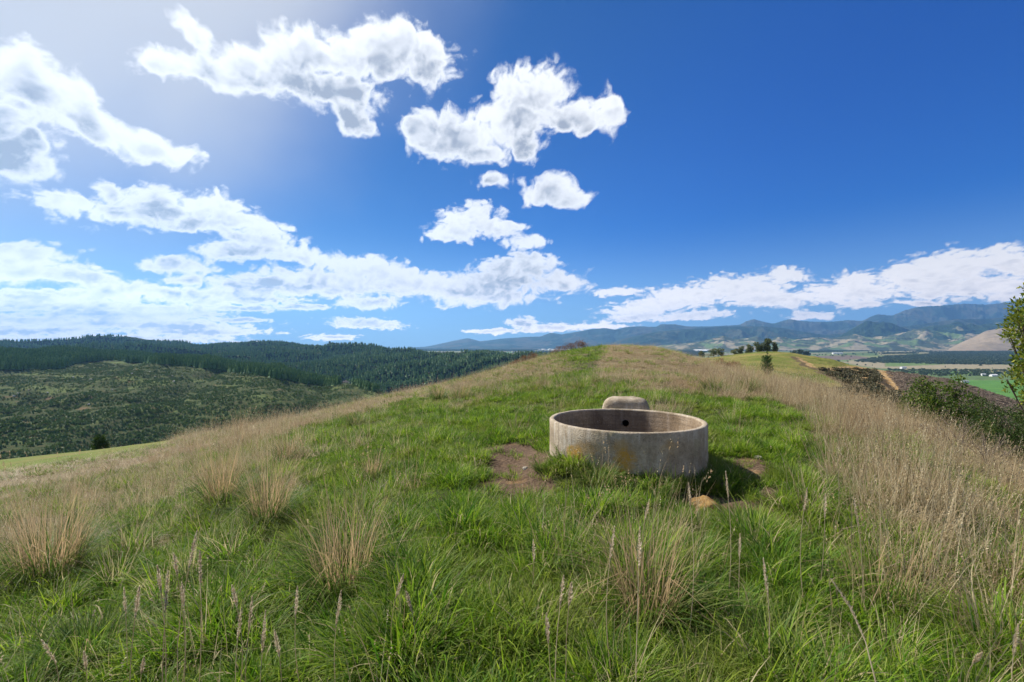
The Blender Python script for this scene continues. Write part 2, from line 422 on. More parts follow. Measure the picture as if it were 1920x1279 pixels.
# --- long forested ridge behind it
FRIDGE = Profile([(-900, 650, 2200), (0, 649, 2200), (100, 652, 2200), (180, 647, 2200), (270, 646, 2200), (310, 651, 2150), (480, 651, 2100), (600, 655, 2000), (700, 658, 1950),
    (760, 660, 1900), (800, 663, 1850), (860, 666, 1800), (1000, 672, 1700), (1100, 680, 1650), (1300, 700, 1600)], 5)
def fridge_z(x, y, T=None, Q=None):
    T = np.arctan2(x, y); Q = np.hypot(x, y)
    e, C = FRIDGE(T); zc = EYE + e * C
    foot = 850.0; t = (Q - foot) / (C - foot)
    z = -112 + (zc + 112) * np.where(t < 1, 1 - np.clip(1 - t, 0, 1.4) ** 1.5, 1)
    z = z - np.maximum(Q - C, 0) ** 2 / (np.maximum(Q - C, 0) + 300) * .35
    u = x - .62 * y + 90 * fbm(x / 400, y / 400, 2, .5, 30)
    env = sstep(-.05, .3, t) * sstep(1.25, .85, t)
    z = z + env * 75 * (billow(u / 210, y / 900, 4, .45, 33) - .5)
    return np.maximum(z, -165)
def build_fridge():
    x, y, z = patch('f', -700, 1250, 640, lambda T: (800 + 0 * T, 3300 + 0 * T), 260, fridge_z, 1.2)
    me = grid_mesh('forest_ridge', np.stack([x, y, z], -1))
    m, N = new_mat('forest_floor'); p = pos(N)
    b = N.noise(p, .05, 6, .7)
    surf(N, m, N.mix(N.rng(b, .3, .7), (.018, .030, .012), (.045, .062, .026)), 1, b, 1.0, 6, .05)
    structure(link('forest_ridge', me, m), 'long ridge cloaked in dark pine forest on the left', 'ridge')
build_fridge()

# --- right-hand spur: paddock hill, clay track and cut-over slope
RSPUR = Profile([(1000, 690, 200), (1200, 690, 230), (1300, 673, 255), (1360, 667, 265), (1420, 661, 270), (1480, 661, 270), (1520, 667, 262), (1560, 673, 255), (1592, 684, 245),
    (1640, 692, 235), (1700, 701, 225), (1780, 713, 212), (1860, 735, 196), (1920, 757, 184), (2100, 830, 165), (2600, 900, 150)], 4)
TERR = Profile([(1000, 705, 150), (1300, 700, 150), (1400, 705, 150), (1470, 716, 150), (1540, 730, 140), (1600, 733, 140), (1640, 742, 130), (1700, 757, 120), (1800, 790, 110), (1920, 835, 100), (2600, 990, 80)], 6)
def rspur_z(x, y, T=None, Q=None):
    T = np.arctan2(x, y); Q = np.hypot(x, y)
    e, C = RSPUR(T); zc = EYE + e * C
    e2, C2 = TERR(T); z2 = EYE + e2 * C2
    s = np.clip((Q - 50) / (C2 - 50), 0, 1); s = s * s * (3 - 2 * s)
    z = (z2 - 26) + 26 * s
    t = np.clip((Q - C2) / (C - C2), 0, 1); tt = t * (1.7 - .7 * t)
    z = np.where(Q > C2, z2 + (zc - z2) * tt, z)
    k = np.maximum(Q - C, 0); z = z - .75 * k * k / (k + 30)
    px, py = rowcol(x, y, z)
    # gully scored down beside the clay cutting
    g = np.exp(-((px - (1650 + (py - 690) * .9)) / 16) ** 2) * sstep(0, .15, t) * sstep(1.0, .8, t)
    z = z - 2.2 * g
    # lower bank between the paddock and the track
    b = inpoly(px, py, [(1475, 663), (1530, 668), (1600, 690), (1640, 720), (1600, 745), (1520, 700)])
    z = z + sstep(60, 120, Q) * (1.5 * fbm(x / 26, y / 26, 5, .55, 41) + np.where(px > 1520, .5, .1) * fbm(x / 3, y / 3, 3, .6, 42))
    return np.maximum(z, -165)
RCOV = {'grass': [[(900, 600), (1500, 600), (1500, 663), (1545, 668), (1605, 690), (1560, 688), (1530, 690), (1500, 672), (1478, 668), (1495, 680), (1560, 712), (1605, 735), (1560, 780), (1380, 800), (900, 800)],
                  [(1500, 655), (1560, 660), (1612, 690), (1530, 690), (1490, 664)]],
        'clay': [[(1600, 691), (1645, 691), (1662, 716), (1640, 722), (1612, 706)], [(1700, 703), (1745, 706), (1768, 716), (1730, 716)], [(1618, 688), (1655, 692), (1672, 712), (1700, 742), (1690, 745), (1655, 725), (1636, 710)], [(1640, 690), (1685, 700), (1720, 712), (1712, 718), (1672, 704), (1645, 697)],
                 [(1534, 689), (1600, 687), (1662, 688), (1650, 695), (1560, 694)], [(1490, 668), (1500, 671), (1530, 689), (1522, 690), (1500, 677)],
                 [(1590, 738), (1660, 730), (1660, 742), (1600, 747)]],
        'scrub': [[(1534, 693), (1640, 694), (1650, 715), (1640, 728), (1600, 722), (1565, 711)], [(1400, 722), (1650, 728), (1760, 755), (1800, 800), (1400, 800)]],
        'slash': [[(1655, 690), (1720, 695), (1800, 700), (1920, 740), (2400, 790), (2400, 1000), (1800, 900), (1700, 760), (1700, 745), (1672, 710)]]}
def build_rspur():
    x, y, z = patch('r', 1080, 2350, 560, lambda T: (48 + 0 * T, 620 + 0 * T), 420, rspur_z, 1.6)
    me = grid_mesh('right_spur', np.stack([x, y, z], -1))
    px, py = rowcol(x, y, z); n1 = fbm(x / 9, y / 9, 4, .6, 45) * 10; n2 = fbm(x / 9 + 33, y / 9, 4, .6, 46) * 5
    for k, polys in RCOV.items():
        v = np.zeros(px.shape)
        for p in polys: v = np.where(inpoly(px + n1, py + n2, p), 1, v)
        attr(me, k, v)
    m, N = new_mat('spur_ground'); p = pos(N)
    a = N.noise(p, .05, 6, .6); b = N.noise(p, .5, 6, .65); w = N.noise(p, 2.2, 5, .7)
    c = N.mix(b, (.10, .075, .040), (.20, .155, .085))
    g = N.mix(N.rng(a, .38, .6), (.14, .175, .035), (.27, .235, .075)); g = N.mix(N.rng(b, .48, .72), g, (.17, .145, .055))
    c = N.mix(fac(N, 'grass'), c, g)
    sc = N.mix(N.rng(b, .42, .6), (.045, .040, .020), (.13, .10, .050)); sc = N.mix(N.rng(a, .52, .6), sc, (.06, .07, .026))
    c = N.mix(fac(N, 'scrub'), c, sc)
    slc = N.mix(N.rng(w, .35, .65), (.060, .045, .035), (.21, .17, .135)); slc = N.mix(N.rng(w, .70, .78), slc, (.45, .40, .34)); slc = N.mix(N.rng(b, .55, .75), slc, (.12, .08, .055))
    c = N.mix(fac(N, 'slash'), c, slc)
    cl = N.mix(N.rng(b, .35, .65), (.34, .20, .075), (.44, .32, .18))
    c = N.mix(fac(N, 'clay'), c, cl)
    surf(N, m, c, 1, N.m('ADD', b, w), .9, .8, .05)
    structure(link('right_spur', me, m), 'golden paddock hill and logged brown slope on the right', 'hill')
build_rspur()

# --- valley floor out to the coast
VZ = -110.0; FZ = -62.0           # valley floor near and far
def floor_z(x, y):
    q = np.hypot(x, y); return VZ + (FZ - VZ) * sstep(1800, 7000, q) + 6 * fbm(x / 900, y / 900, 3, .5, 60) * sstep(9000, 2500, q)
def vrow(r): return HOR + F * (EYE - VZ) / r
VG = [  # fields read off the photo (rows for points on the plain)
 ('field', [[(1740, 716), (1980, 728), (1980, 752), (1900, 752), (1850, 748), (1760, 732)]], 1),
]
def build_valley():
    th = np.radians(np.concatenate([np.arange(-180, -56, 6.0), np.arange(-56, 56, .12), np.arange(56, 180, 6.0)]))
    row = np.concatenate([[1400, 1100, 950], np.linspace(840, 654.6, 520)]); r = F * (EYE - VZ) / (row - HOR)
    T, Q = np.meshgrid(th, r); x = Q * np.sin(T); y = Q * np.cos(T)
    z = floor_z(x, y)
    me = grid_mesh('valley_floor', np.stack([x, y, z], -1), wrap=True)
    px, py = rowcol(x, y, z)
    u = (x * .86 + y * .5); v = (-x * .5 + y * .86)
    # paddocks: long rectangles, each with its own crop colour
    bx = np.floor(u / 330); by = np.floor(v / 520 + .35 * (bx % 2)); hsh = _hash(bx, by, 5) / 65535.0
    crop = hsh.copy()
    for poly, v in (([(1450, 640), (1990, 640), (1990, 655), (1450, 656)], None), ([(1700, 712.5), (2100, 712.5), (2100, 790), (1700, 760)], .005), ([(1600, 703), (2100, 703), (2100, 712.5), (1650, 712.5)], .4),
                    ([(1590, 676), (1660, 674), (1660, 688), (1800, 682), (1960, 685), (1960, 693), (1650, 691), (1590, 682)], .8), ([(1640, 655), (1830, 652), (1800, 660), (1650, 666)], .25), ([(1500, 668), (1600, 666), (1640, 672), (1560, 676)], .65)):
        if v is not None: crop = np.where(inpoly(px, py, poly), v, crop)
    attr(me, 'crop', crop)
    wood = fbm(x / 700, y / 520, 4, .55, 61)
    attr(me, 'wood', sstep(.20, .30, wood) * (Q > 4500))
    m, N = new_mat('valley_fields'); p = pos(N)
    a = N.noise(p, .004, 5, .6); b = N.noise(p, .03, 5, .65)
    cr = N.add('ShaderNodeValToRGB'); N.put(cr.inputs[0], fac(N, 'crop')); rp = cr.color_ramp; rp.interpolation = 'CONSTANT'
    cols = [(0, (.085, .20, .030)), (.02, (.13, .19, .05)), (.2, (.24, .21, .10)), (.36, (.10, .15, .045)), (.5, (.20, .22, .08)), (.62, (.17, .12, .085)), (.72, (.30, .25, .15)), (.84, (.11, .20, .045)), (.93, (.20, .16, .12))]
    rp.elements[0].position = 0; rp.elements[0].color = cols[0][1] + (1,); rp.elements[1].position = cols[1][0]; rp.elements[1].color = cols[1][1] + (1,)
    for q, cc in cols[2:]:
        e = rp.elements.new(q); e.color = cc + (1,)
    c = N.mix(N.rng(b, .3, .7), cr.outputs[0], N.mix(1.0, cr.outputs[0], (.72, .74, .7), 'MULTIPLY'))
    c = N.mix(fac(N, 'wood'), c, (.035, .045, .022))
    surf(N, m, c, 1, None)
    structure(link('valley_floor', me, m), 'flat farmed valley floor of green and tan paddocks', 'valley')
build_valley()
def build_sea():
    T, Q = np.meshgrid(px2th(np.array([200, 500, 700, 800, 860, 900, 960, 1000, 1040])), np.array([0., 1.]))
    r0 = np.array([13000, 13000, 13000, 13000, 13500, 14500, 16000, 19000, 26000])
    Q = np.where(Q < .5, np.minimum(r0, 20000)[None, :], 20700); x = Q * np.sin(T); y = Q * np.cos(T)
    me = grid_mesh('sea', np.stack([x, y, np.full(x.shape, FZ + 2.0)], -1))
    m, N = new_mat('sea'); b = surf(N, m, (.05, .09, .12, 1), .25, N.noise(pos(N), .02, 4, .6), .3, 2, .5)
    structure(link('sea', me, m), 'thin strip of pale sea on the horizon', 'sea')
build_sea()

# --- the ranges
RANGES = [
 # name, label, depth of foot, crest points (column, row), depth of crest, colours, relief
 ('far_range', 'highest blue mountain range along the skyline', 10500, 14000,
  [(640,652),(700,652),(760,652),(800,650),(833,643),(850,639),(877,634),(890,637),(900,640),(925,637),(940,635),(983,632),(1013,631),(1033,624),(1053,627),(1077,623),(1110,617),(1137,615),(1153,618),(1177,613),(1200,612),(1230,613),(1240,608),(1267,608),(1290,612),(1323,612),(1353,611),(1387,609),(1400,602),(1413,598),(1430,603),(1450,607),(1467,602),(1482,598),(1497,601),(1527,603),(1563,603),(1590,600),(1617,602),(1637,592),(1647,589),(1673,592),(1697,582),(1720,576),(1763,573),(1813,569),(1853,571),(1880,568),(1907,565),(1960,560),(2100,562),(2130,575)],
  (.026,.046,.034),(.075,.075,.055), .55),
 ('middle_range', 'dark blue-green forested range below the highest peaks', 8400, 10200,
  [(1060,653),(1150,641),(1190,630),(1230,622),(1290,617),(1347,613),(1390,612),(1430,612),(1467,615),(1513,623),(1545,628),(1600,622),(1660,614),(1700,612),(1760,603),(1800,598),(1850,598),(1920,592),(2100,585),(2130,590)],
  (.022,.042,.026),(.060,.066,.040), .45),
 ('bare_foothills', 'low tan and green foothills behind the town', 6600, 8200,
  [(1160,656),(1240,648),(1290,643),(1325,638),(1355,629),(1375,637),(1400,634),(1420,633),(1440,639),(1462,632),(1490,637),(1530,633),(1560,634),(1600,629),(1650,632),(1700,622),(1720,616),(1760,622),(1800,620),(1860,628),(1920,625),(2130,630)],
  (.060,.072,.036),(.30,.25,.155), .46),
 ('forested_hill', 'dark green rounded hill covered in plantation', 7600, 9000,
  [(1500,657),(1550,647),(1580,628),(1600,615),(1620,607),(1638,603.5),(1660,606),(1690,613),(1720,630),(1750,648),(1775,656)],
  (.022,.040,.018),(.04,.062,.028), .2),
 ('plantation_hill', 'plantation covered hills with pale clearings', 7000, 8600,
  [(1640,657),(1690,640),(1705,625),(1740,612),(1790,607),(1830,610),(1880,604),(1930,600),(2100,590),(2130,600)],
  (.024,.042,.019),(.06,.075,.034), .3),
 ('tan_hill', 'smooth bare tan hill on the right', 5600, 6800,
  [(1770,659),(1785,651),(1800,643),(1830,630),(1850,620),(1868,617),(1895,613),(1925,607),(1980,600),(2100,600),(2130,620)],
  (.24,.18,.105),(.33,.25,.155), .0),
]
def build_range(i, spec):
    name, label, rf, rc, crest, c1, c2, patchy = spec
    px = [c[0] for c in crest]; a, b = px[0], px[-1]
    PF = Profile([(c[0], c[1], rc) for c in crest], 1)
    w = rc - rf
    def zf(x, y, T, Q):
        e, C = PF(T); f = C * rf / rc; zc = EYE + e * C
        t = (Q - f) / (C - f)
        H = np.maximum(zc - FZ, 3)
        jag = fbm(T * 260, T * 0 + i, 4, .6, 80 + i) * H * (.02 if name != 'tan_hill' else 0)
        s = np.clip(t, -.1, 1); s = s ** 1 * (.55 + .45 * s) if name in ('far_range', 'middle_range') else np.clip(t, 0, 1) * (1.6 - .6 * np.clip(t, 0, 1))
        z = FZ + (H + jag) * s
        bk = np.maximum(Q - C, 0); z = z - .5 * bk * bk / (bk + 500)
        sc = w * .55 if name != 'tan_hill' else w * .5
        rel = billow(x / sc + i, y / sc, 5, .5, 90 + i, True) - .55
        env = np.clip(t * 3, 0, 1) * sstep(1.02, .82, t)
        z = z + H * (.42 if name != 'tan_hill' else .16) * rel * env
        return np.where(t < .02, z - 25, z)
    x, y, z = patch(name, a, b, int((b - a) * .9) + 20, lambda T: (rf / np.cos(T) * .98, (rc + .3 * w) / np.cos(T)), 150, zf)
    me = grid_mesh(name, np.stack([x, y, z], -1))
    m, N = new_mat(name); p = pos(N)
    n = N.noise(p, 1 / (w * .22), 7, .62); n2 = N.noise(p, 1 / 130., 6, .68)
    f = N.rng(N.m('ADD', n, N.m('MULTIPLY', N.m('SUBTRACT', n2, .5), .5)), .62 - patchy * .28, .70 - patchy * .28)
    dark = N.mix(n2, tuple(v * .8 for v in c1), tuple(v * 1.25 for v in c1))
    c = N.mix(f, dark, N.mix(n2, tuple(v * .75 for v in c2), tuple(v * 1.2 for v in c2)))
    if name == 'tan_hill': c = N.mix(N.rng(n2, .3, .7), c1, c2)
    if name == 'bare_foothills': c = N.mix(N.rng(N.noise(p, 1 / 420., 4, .6), .54, .6), c, (.12, .17, .06))
    if name in ('plantation_hill',): c = N.mix(N.rng(n, .60, .64), c, (.26, .24, .13))
    surf(N, m, c, 1, n2, .6, 30, .03)
    structure(link(name, me, m), label, 'hills')
for i, s_ in enumerate(RANGES): build_range(i, s_)

# ------------------------------------------------------------------ haze
def build_haze():
    import bmesh
    bm = bmesh.new(); bmesh.ops.create_cube(bm, size=1.0)
    for v in bm.verts:
        v.co.x *= 44000; v.co.y = v.co.y * 44000; v.co.z = -176 if v.co.z < 0 else 1560
    me = bpy.data.meshes.new('haze'); bm.to_mesh(me); bm.free()
    m, N = new_mat('haze')
    v = N.add('ShaderNodeVolumePrincipled'); v.inputs['Color'].default_value = (.25, .56, 1, 1); v.inputs['Density'].default_value = HAZE
    v.inputs['Anisotropy'].default_value = 0.35
    out = N.add('ShaderNodeOutputMaterial'); N.put(out.inputs['Volume'], v.outputs[0])
    o = link('haze', me, m); tag(o, 'thin blue haze filling the air over the valley', 'haze', None, 'stuff')
HAZE = 5.4e-5
build_haze()

# ------------------------------------------------------------------ vegetation
rng = np.random.default_rng(7)
def blades(n, h, hvar, width, spread, lean, curl, seg=3, tint=(0, 1), rnd=None, wind=(0, 0), kink=0.0):
    """n grass blades as ribbons rooted in a disc; returns verts, quads, tint and height fraction"""
    rnd = rnd or rng
    a = rnd.uniform(0, 2 * np.pi, n); rr = spread * np.sqrt(rnd.random(n)); H = h * (1 + hvar * (rnd.random(n) * 2 - 1))
    da = a + rnd.normal(0, .7, n); ln = lean * (.3 + rnd.random(n)) ; cu = curl * (.2 + rnd.random(n) * 1.2)
    t = np.linspace(0, 1, seg + 1)
    ang = ln[:, None] + cu[:, None] * t[None, :] ** 1.3                     # angle from the vertical along the blade
    if kink:
        kk = rnd.random(n) < kink; ang = ang + np.where(kk[:, None] & (t[None, :] > .55), rnd.uniform(.5, 1.6, n)[:, None], 0)
    dl = (H / seg)[:, None]
    hs = np.cumsum(np.concatenate([np.zeros((n, 1)), np.sin(ang[:, 1:]) * dl], 1), 1)
    vs = np.cumsum(np.concatenate([np.zeros((n, 1)), np.cos(ang[:, 1:]) * dl], 1), 1)
    cx = (rr * np.cos(a))[:, None] + hs * np.cos(da)[:, None] + wind[0] * (t ** 2)[None, :] * H[:, None]
    cy = (rr * np.sin(a))[:, None] + hs * np.sin(da)[:, None] + wind[1] * (t ** 2)[None, :] * H[:, None]
    w = width * (.6 + .8 * rnd.random(n))[:, None] * np.minimum(1, (1 - t) * 1.6 + .06)[None, :] * .5
    fa = da + np.pi / 2 + rnd.normal(0, .5, n)
    wx, wy = np.cos(fa)[:, None] * w, np.sin(fa)[:, None] * w
    P = np.stack([np.stack([cx - wx, cy - wy, vs], -1), np.stack([cx + wx, cy + wy, vs], -1)], 2)      # n, seg+1, 2, 3
    V = P.reshape(-1, 3); i = np.arange(n * (seg + 1) * 2).reshape(n, seg + 1, 2)
    Q = np.stack([i[:, :-1, 0], i[:, :-1, 1], i[:, 1:, 1], i[:, 1:, 0]], -1).reshape(-1, 4)
    ti = np.repeat(rnd.uniform(tint[0], tint[1], n), (seg + 1) * 2); ht = np.tile(np.repeat(t, 2), n)
    return V, Q, ti, ht
def heads(n, h, hvar, spread, lean, hl, hw, k=16, rnd=None, tint=(0, 1), open_=0.6):
    """n thin flowering stems with a feathery head of little spikelets"""
    rnd = rnd or rng
    Vs, Qs, T, Hh = [], [], [], []; o = 0
    for j in range(n):
        V, Q, ti, ht = blades(1, h, hvar, .0042, spread, lean, .25, 4, tint, rnd)
        Vs.append(V); Qs.append(Q + o); T.append(ti); Hh.append(ht); o += len(V)
        top = V[-2:].mean(0); prev = V[-4:-2].mean(0); d = top - prev; d /= np.linalg.norm(d)
        L = hl * rnd.uniform(.6, 1.2); base = top - d * L * .2
        tt = np.sort(rnd.random(k)); c = base + d * (tt * L)[:, None]
        prof = np.sin(np.pi * np.clip(tt * .9 + .08, 0, 1)) ** .7
        off = rnd.normal(0, 1, (k, 3)); off /= np.linalg.norm(off, axis=1)[:, None]
        tip = c + (off * hw * prof[:, None] * (.5 + rnd.random(k))[:, None]) + d * (L * .09)
        sd = np.cross(off, d); sd /= np.linalg.norm(sd, axis=1)[:, None] + 1e-9; ww = .0022 + hw * .22
        mid = (c + tip) * .5
        P = np.stack([c, mid + sd * ww, tip, mid - sd * ww], 1).reshape(-1, 3)
        Vs.append(P); Qs.append(np.arange(4 * k).reshape(k, 4) + o); o += 4 * k
        T.append(np.full(4 * k, float(ti[0]))); Hh.append(np.full(4 * k, 1.3))
    return np.concatenate(Vs), np.concatenate(Qs), np.concatenate(T), np.concatenate(Hh)
def join(parts):
    V, Q, T, H, o = [], [], [], [], 0
    for v, q, t, h in parts:
        V.append(v); Q.append(q + o); T.append(t); H.append(h); o += len(v)
    return np.concatenate(V), np.concatenate(Q), np.concatenate(T), np.concatenate(H)
def plant_mesh(name, parts):
    V, Q, T, H = join(parts)
    me = raw_mesh(name, V, Q); attr(me, 'tint', T); attr(me, 'ht', H); return me

def grass_material(name, lo, mid, hi, base, trans=.45, straw=None, patch=None):
    """tint 0..1 picks the blade's own colour between lo, mid and hi; the foot of the blade is browner"""
    m, N = new_mat(name); t = raw = fac(N, 'tint'); h = fac(N, 'ht')
    oi = N.add('ShaderNodeObjectInfo')
    t = N.m('ADD', t, N.m('MULTIPLY', N.m('SUBTRACT', oi.outputs['Random'], .5), .5), clamp=True)
    c = N.mix(N.rng(t, 0, .5, mode='LINEAR'), lo, mid); c = N.mix(N.rng(t, .5, 1, mode='LINEAR'), c, hi)
    if name == 'green_grass': c = N.mix(N.rng(N.noise(pos(N), .9, 3, .6, out=0), .50, .66, 0, .7), c, N.mix(.6, c, (.045, .13, .022)))
    if patch:
        n = N.noise(pos(N), .55, 4, .6); c = N.mix(N.rng(n, .48, .68), c, N.mix(.65, c, patch))
    if straw:
        c = N.mix(N.rng(raw, .955, .965), c, straw)
        c = N.mix(N.rng(h, .72, 1.0, 0, .35), c, straw)
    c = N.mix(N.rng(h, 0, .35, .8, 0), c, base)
    b = surf(N, m, c, .55, None, spec=.22, trans=trans)
    return m
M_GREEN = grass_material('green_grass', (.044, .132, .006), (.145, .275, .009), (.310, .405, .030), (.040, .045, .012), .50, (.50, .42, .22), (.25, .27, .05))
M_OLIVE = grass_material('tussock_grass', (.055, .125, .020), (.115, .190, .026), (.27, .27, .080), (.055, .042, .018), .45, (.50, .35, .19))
M_STRAW = grass_material('dry_grass', (.29, .205, .105), (.46, .36, .205), (.62, .52, .33), (.20, .17, .065), .42, None, (.36, .235, .13))
M_SEED = grass_material('seed_head', (.40, .32, .21), (.55, .46, .32), (.74, .64, .47), (.45, .36, .24), .55)
M_FOL = grass_material('shrub_leaves', (.022, .052, .012), (.050, .090, .016), (.150, .165, .022), (.03, .04, .015), .35)

def template_collection(name, meshes, mat):
    c = bpy.data.collections.new(name)
    for i, me in enumerate(meshes):
        me.materials.append(mat)
        o = bpy.data.objects.new('%s_tuft_%02d' % (name, i), me); c.objects.link(o)
    return c
def scatter(name, P, rot, scl, var, coll, label, cat):
    """one 'stuff' object: points that carry instances of the template tufts"""
    me = bpy.data.meshes.new(name); me.vertices.add(len(P)); me.vertices.foreach_set('co', np.ascontiguousarray(P, np.float32).ravel()); me.update()
    attr(me, 'rot', rot, 'FLOAT_VECTOR'); attr(me, 'scl', scl, 'FLOAT_VECTOR'); attr(me, 'var', var, 'INT')
    g = bpy.data.node_groups.new(name, 'GeometryNodeTree')
    g.interface.new_socket('Geometry', in_out='INPUT', socket_type='NodeSocketGeometry'); g.interface.new_socket('Geometry', in_out='OUTPUT', socket_type='NodeSocketGeometry')
    n = g.nodes; L = g.links
    gi, go = n.new('NodeGroupInput'), n.new('NodeGroupOutput'); ip = n.new('GeometryNodeInstanceOnPoints'); ci = n.new('GeometryNodeCollectionInfo')
    ci.inputs['Collection'].default_value = coll; ci.inputs['Separate Children'].default_value = True; ci.inputs['Reset Children'].default_value = True
    def at(nm, ty):
        a = n.new('GeometryNodeInputNamedAttribute'); a.data_type = ty; a.inputs['Name'].default_value = nm; return a.outputs['Attribute']
    er = n.new('FunctionNodeEulerToRotation'); L.new(at('rot', 'FLOAT_VECTOR'), er.inputs[0])
    L.new(gi.outputs[0], ip.inputs['Points']); L.new(ci.outputs[0], ip.inputs['Instance']); ip.inputs['Pick Instance'].default_value = True
    L.new(at('var', 'INT'), ip.inputs['Instance Index']); L.new(er.outputs[0], ip.inputs['Rotation']); L.new(at('scl', 'FLOAT_VECTOR'), ip.inputs['Scale'])
    L.new(ip.outputs[0], go.inputs[0])
    o = link(name, me); md = o.modifiers.new('instances', 'NODES'); md.node_group = g
    return tag(o, label, cat, None, 'stuff')
def wedge(n, r0, r1, half=60):
    r = np.sqrt(rng.uniform(r0 * r0, r1 * r1, n)); th = np.radians(rng.uniform(-half, half, n)); return r * np.sin(th), r * np.cos(th), r
def on_trough(x, y, pad=0.02): return np.hypot(x - TRX, y - TRY) < TRR + pad
def rots(n, tilt): return np.stack([rng.normal(0, tilt, n), rng.normal(0, tilt, n), rng.uniform(0, 6.283, n)], -1)

def build_grass():
    short = [plant_mesh('short_tuft', [blades(46, .095, .45, .0062, .11, .40, .9, 3)]) for _ in range(6)]
    long_ = [plant_mesh('long_tuft', [blades(40, .21, .40, .0064, .09, .35, 1.25, 5), blades(18, .13, .4, .006, .12, .5, .8, 3)]) for _ in range(6)]
    clump = [plant_mesh('clump', [blades(150, .30, .35, .0058, .10, .6, 1.1, 6, (0, .9)), blades(70, .17, .4, .0058, .13, .85, .8, 4, (0, .7)), blades(45, .36, .35, .0034, .09, .32, .55, 5, (.97, 1), kink=.35)]) for _ in range(4)]
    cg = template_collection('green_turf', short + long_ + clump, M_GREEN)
    xs, ys, rs = [], [], []
    for n, a, b in ((9500, .9, 4.5), (15000, 4.5, 9), (18000, 9, 18), (16000, 18, 45)):
        x, y, r = wedge(n, a, b); xs.append(x); ys.append(y); rs.append(r)
    x, y, r = map(np.concatenate, (xs, ys, rs)); z = near_z(x, y); dirt, dry, pas = cover(x, y, z)
    n = fbm(x / .9, y / .9, 3, .55, 101); bare = fbm(x / .28, y / .28, 2, .6, 103)
    keep = (rng.random(len(x)) > dirt * .93) & (rng.random(len(x)) > (dry - .30) * (1.45 - .35 * sstep(14, 9, np.hypot(x, y)))) & (pas < .5) & ~on_trough(x, y, .03) & (bare > -.34)
    x, y, z, r, n, dry = x[keep], y[keep], z[keep], r[keep], n[keep], dry[keep]; k = len(x)
    th = fbm(x / .45, y / .45, 3, .55, 109)
    near_long = sstep(4.6, 2.6, r) * .35 + .08 + dry * .25
    lg = rng.random(k) < np.clip(near_long + 1.0 * th, .03, .95)
    grow = 1 + 1.15 * n + .9 * th * sstep(9, 4, r) + .35 * sstep(12, 30, r) + .22 * sstep(4.5, 3, r)
    s = np.clip(grow, .38, 2.2) * rng.uniform(.75, 1.25, k) * np.where(lg, .82, 1.0) * (1 + .55 * sstep(8, 30, r))
    s *= np.where(np.abs(np.hypot(x - TRX, y - TRY) - 1.2) < .2, 1.15, 1)
    scl = np.stack([s, s, s * rng.uniform(.8, 1.15, k) * (1 - .35 * sstep(8, 25, r))], -1)
    s2 = np.where(np.hypot(x - TRX, y - TRY) < 1.7, .82, 1.0); scl *= s2[:, None]
    var = np.where(lg, 6, 0) + rng.integers(0, 6, k); P = np.stack([x, y, z - .01], -1)
    cx, cy, cr = wedge(900, 1.9, 15); cz = near_z(cx, cy); cd_, cdry, cp = cover(cx, cy, cz); cpx, cpy = rowcol(cx, cy, cz)
    w = np.where((cpx < 760) | (cpy > 1010), .42, .10) + .25 * (cdry > .3) * (cpx < 1200) + .4 * fbm(cx / 1.5, cy / 1.5, 3, .5, 161)
    kk = (rng.random(900) < w) & (cd_ < .5) & (cp < .5) & ~on_trough(cx, cy, .3); m_ = int(kk.sum())
    cs = rng.uniform(.55, 1.25, m_); P = np.concatenate([P, np.stack([cx, cy, cz - .02], -1)[kk]]); scl = np.concatenate([scl, np.stack([cs, cs, cs * rng.uniform(.8, 1.2, m_)], -1)]); var = np.concatenate([var, rng.integers(12, 16, m_)])
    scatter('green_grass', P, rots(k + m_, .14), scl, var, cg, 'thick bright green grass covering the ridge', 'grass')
    # dry standing grass
    tall = []
    for i in range(6):
        tall.append(plant_mesh('straw_stand', [heads(8, .52, .4, .16, .26, .09, .0075, 9), blades(22, .30, .55, .0036, .14, .5, .9, 4, kink=.5), blades(8, .42, .4, .003, .14, .45, .35, 3, kink=.5)]))
    low = [plant_mesh('straw_thatch', [blades(44, .20, .6, .0046, .15, .7, 1.0, 3, kink=.5)]) for i in range(4)]
    cd = template_collection('straw', tall + low, M_STRAW)
    xs, ys, rs = [], [], []
    for nn, a, b in ((2300, 1.6, 5), (5600, 5, 10), (11000, 10, 20), (24000, 20, 45)):
        x, y, r = wedge(nn, a, b); xs.append(x); ys.append(y); rs.append(r)
    x, y, r = map(np.concatenate, (xs, ys, rs)); z = near_z(x, y); dirt, dry, pas = cover(x, y, z)
    cl = fbm(x / .7, y / .7, 4, .6, 121) + .5 * fbm(x / 2.6, y / 2.6, 3, .5, 122)
    keep = (rng.random(len(x)) < (dry * 1.0 + cl * 1.3 * np.minimum(1, dry * 3) - .05)) & (dirt < .5) & (pas < .5) & ~on_trough(x, y, .25)
    keep &= ~((r < 3.2) & (rng.random(len(x)) < .6))
    x, y, z, r, dry, cl = x[keep], y[keep], z[keep], r[keep], dry[keep], cl[keep]; k = len(x)
    px, py = rowcol(x, y, z); right = sstep(1240, 1500, px) * (y > 1)
    tl = rng.random(k) < np.clip(.42 + right * .33 + cl * .5 - .18 * sstep(14, 26, r), .08, .95)
    hh = (.66 + .20 * right + .85 * cl) * rng.uniform(.65, 1.35, k)
    hh *= 1 - .12 * sstep(500, 150, px)
    hh *= 1 + 1.1 * np.exp(-((px - 450) / 120) ** 2) * (r > 9) * (py < 850)
    hh *= np.where(px < 1240, 1 - .30 * sstep(9, 20, r), 1 - .22 * sstep(18, 30, r)) * (1 - .35 * sstep(1090, 1150, px) * sstep(1330, 1280, px) * (r > 14))
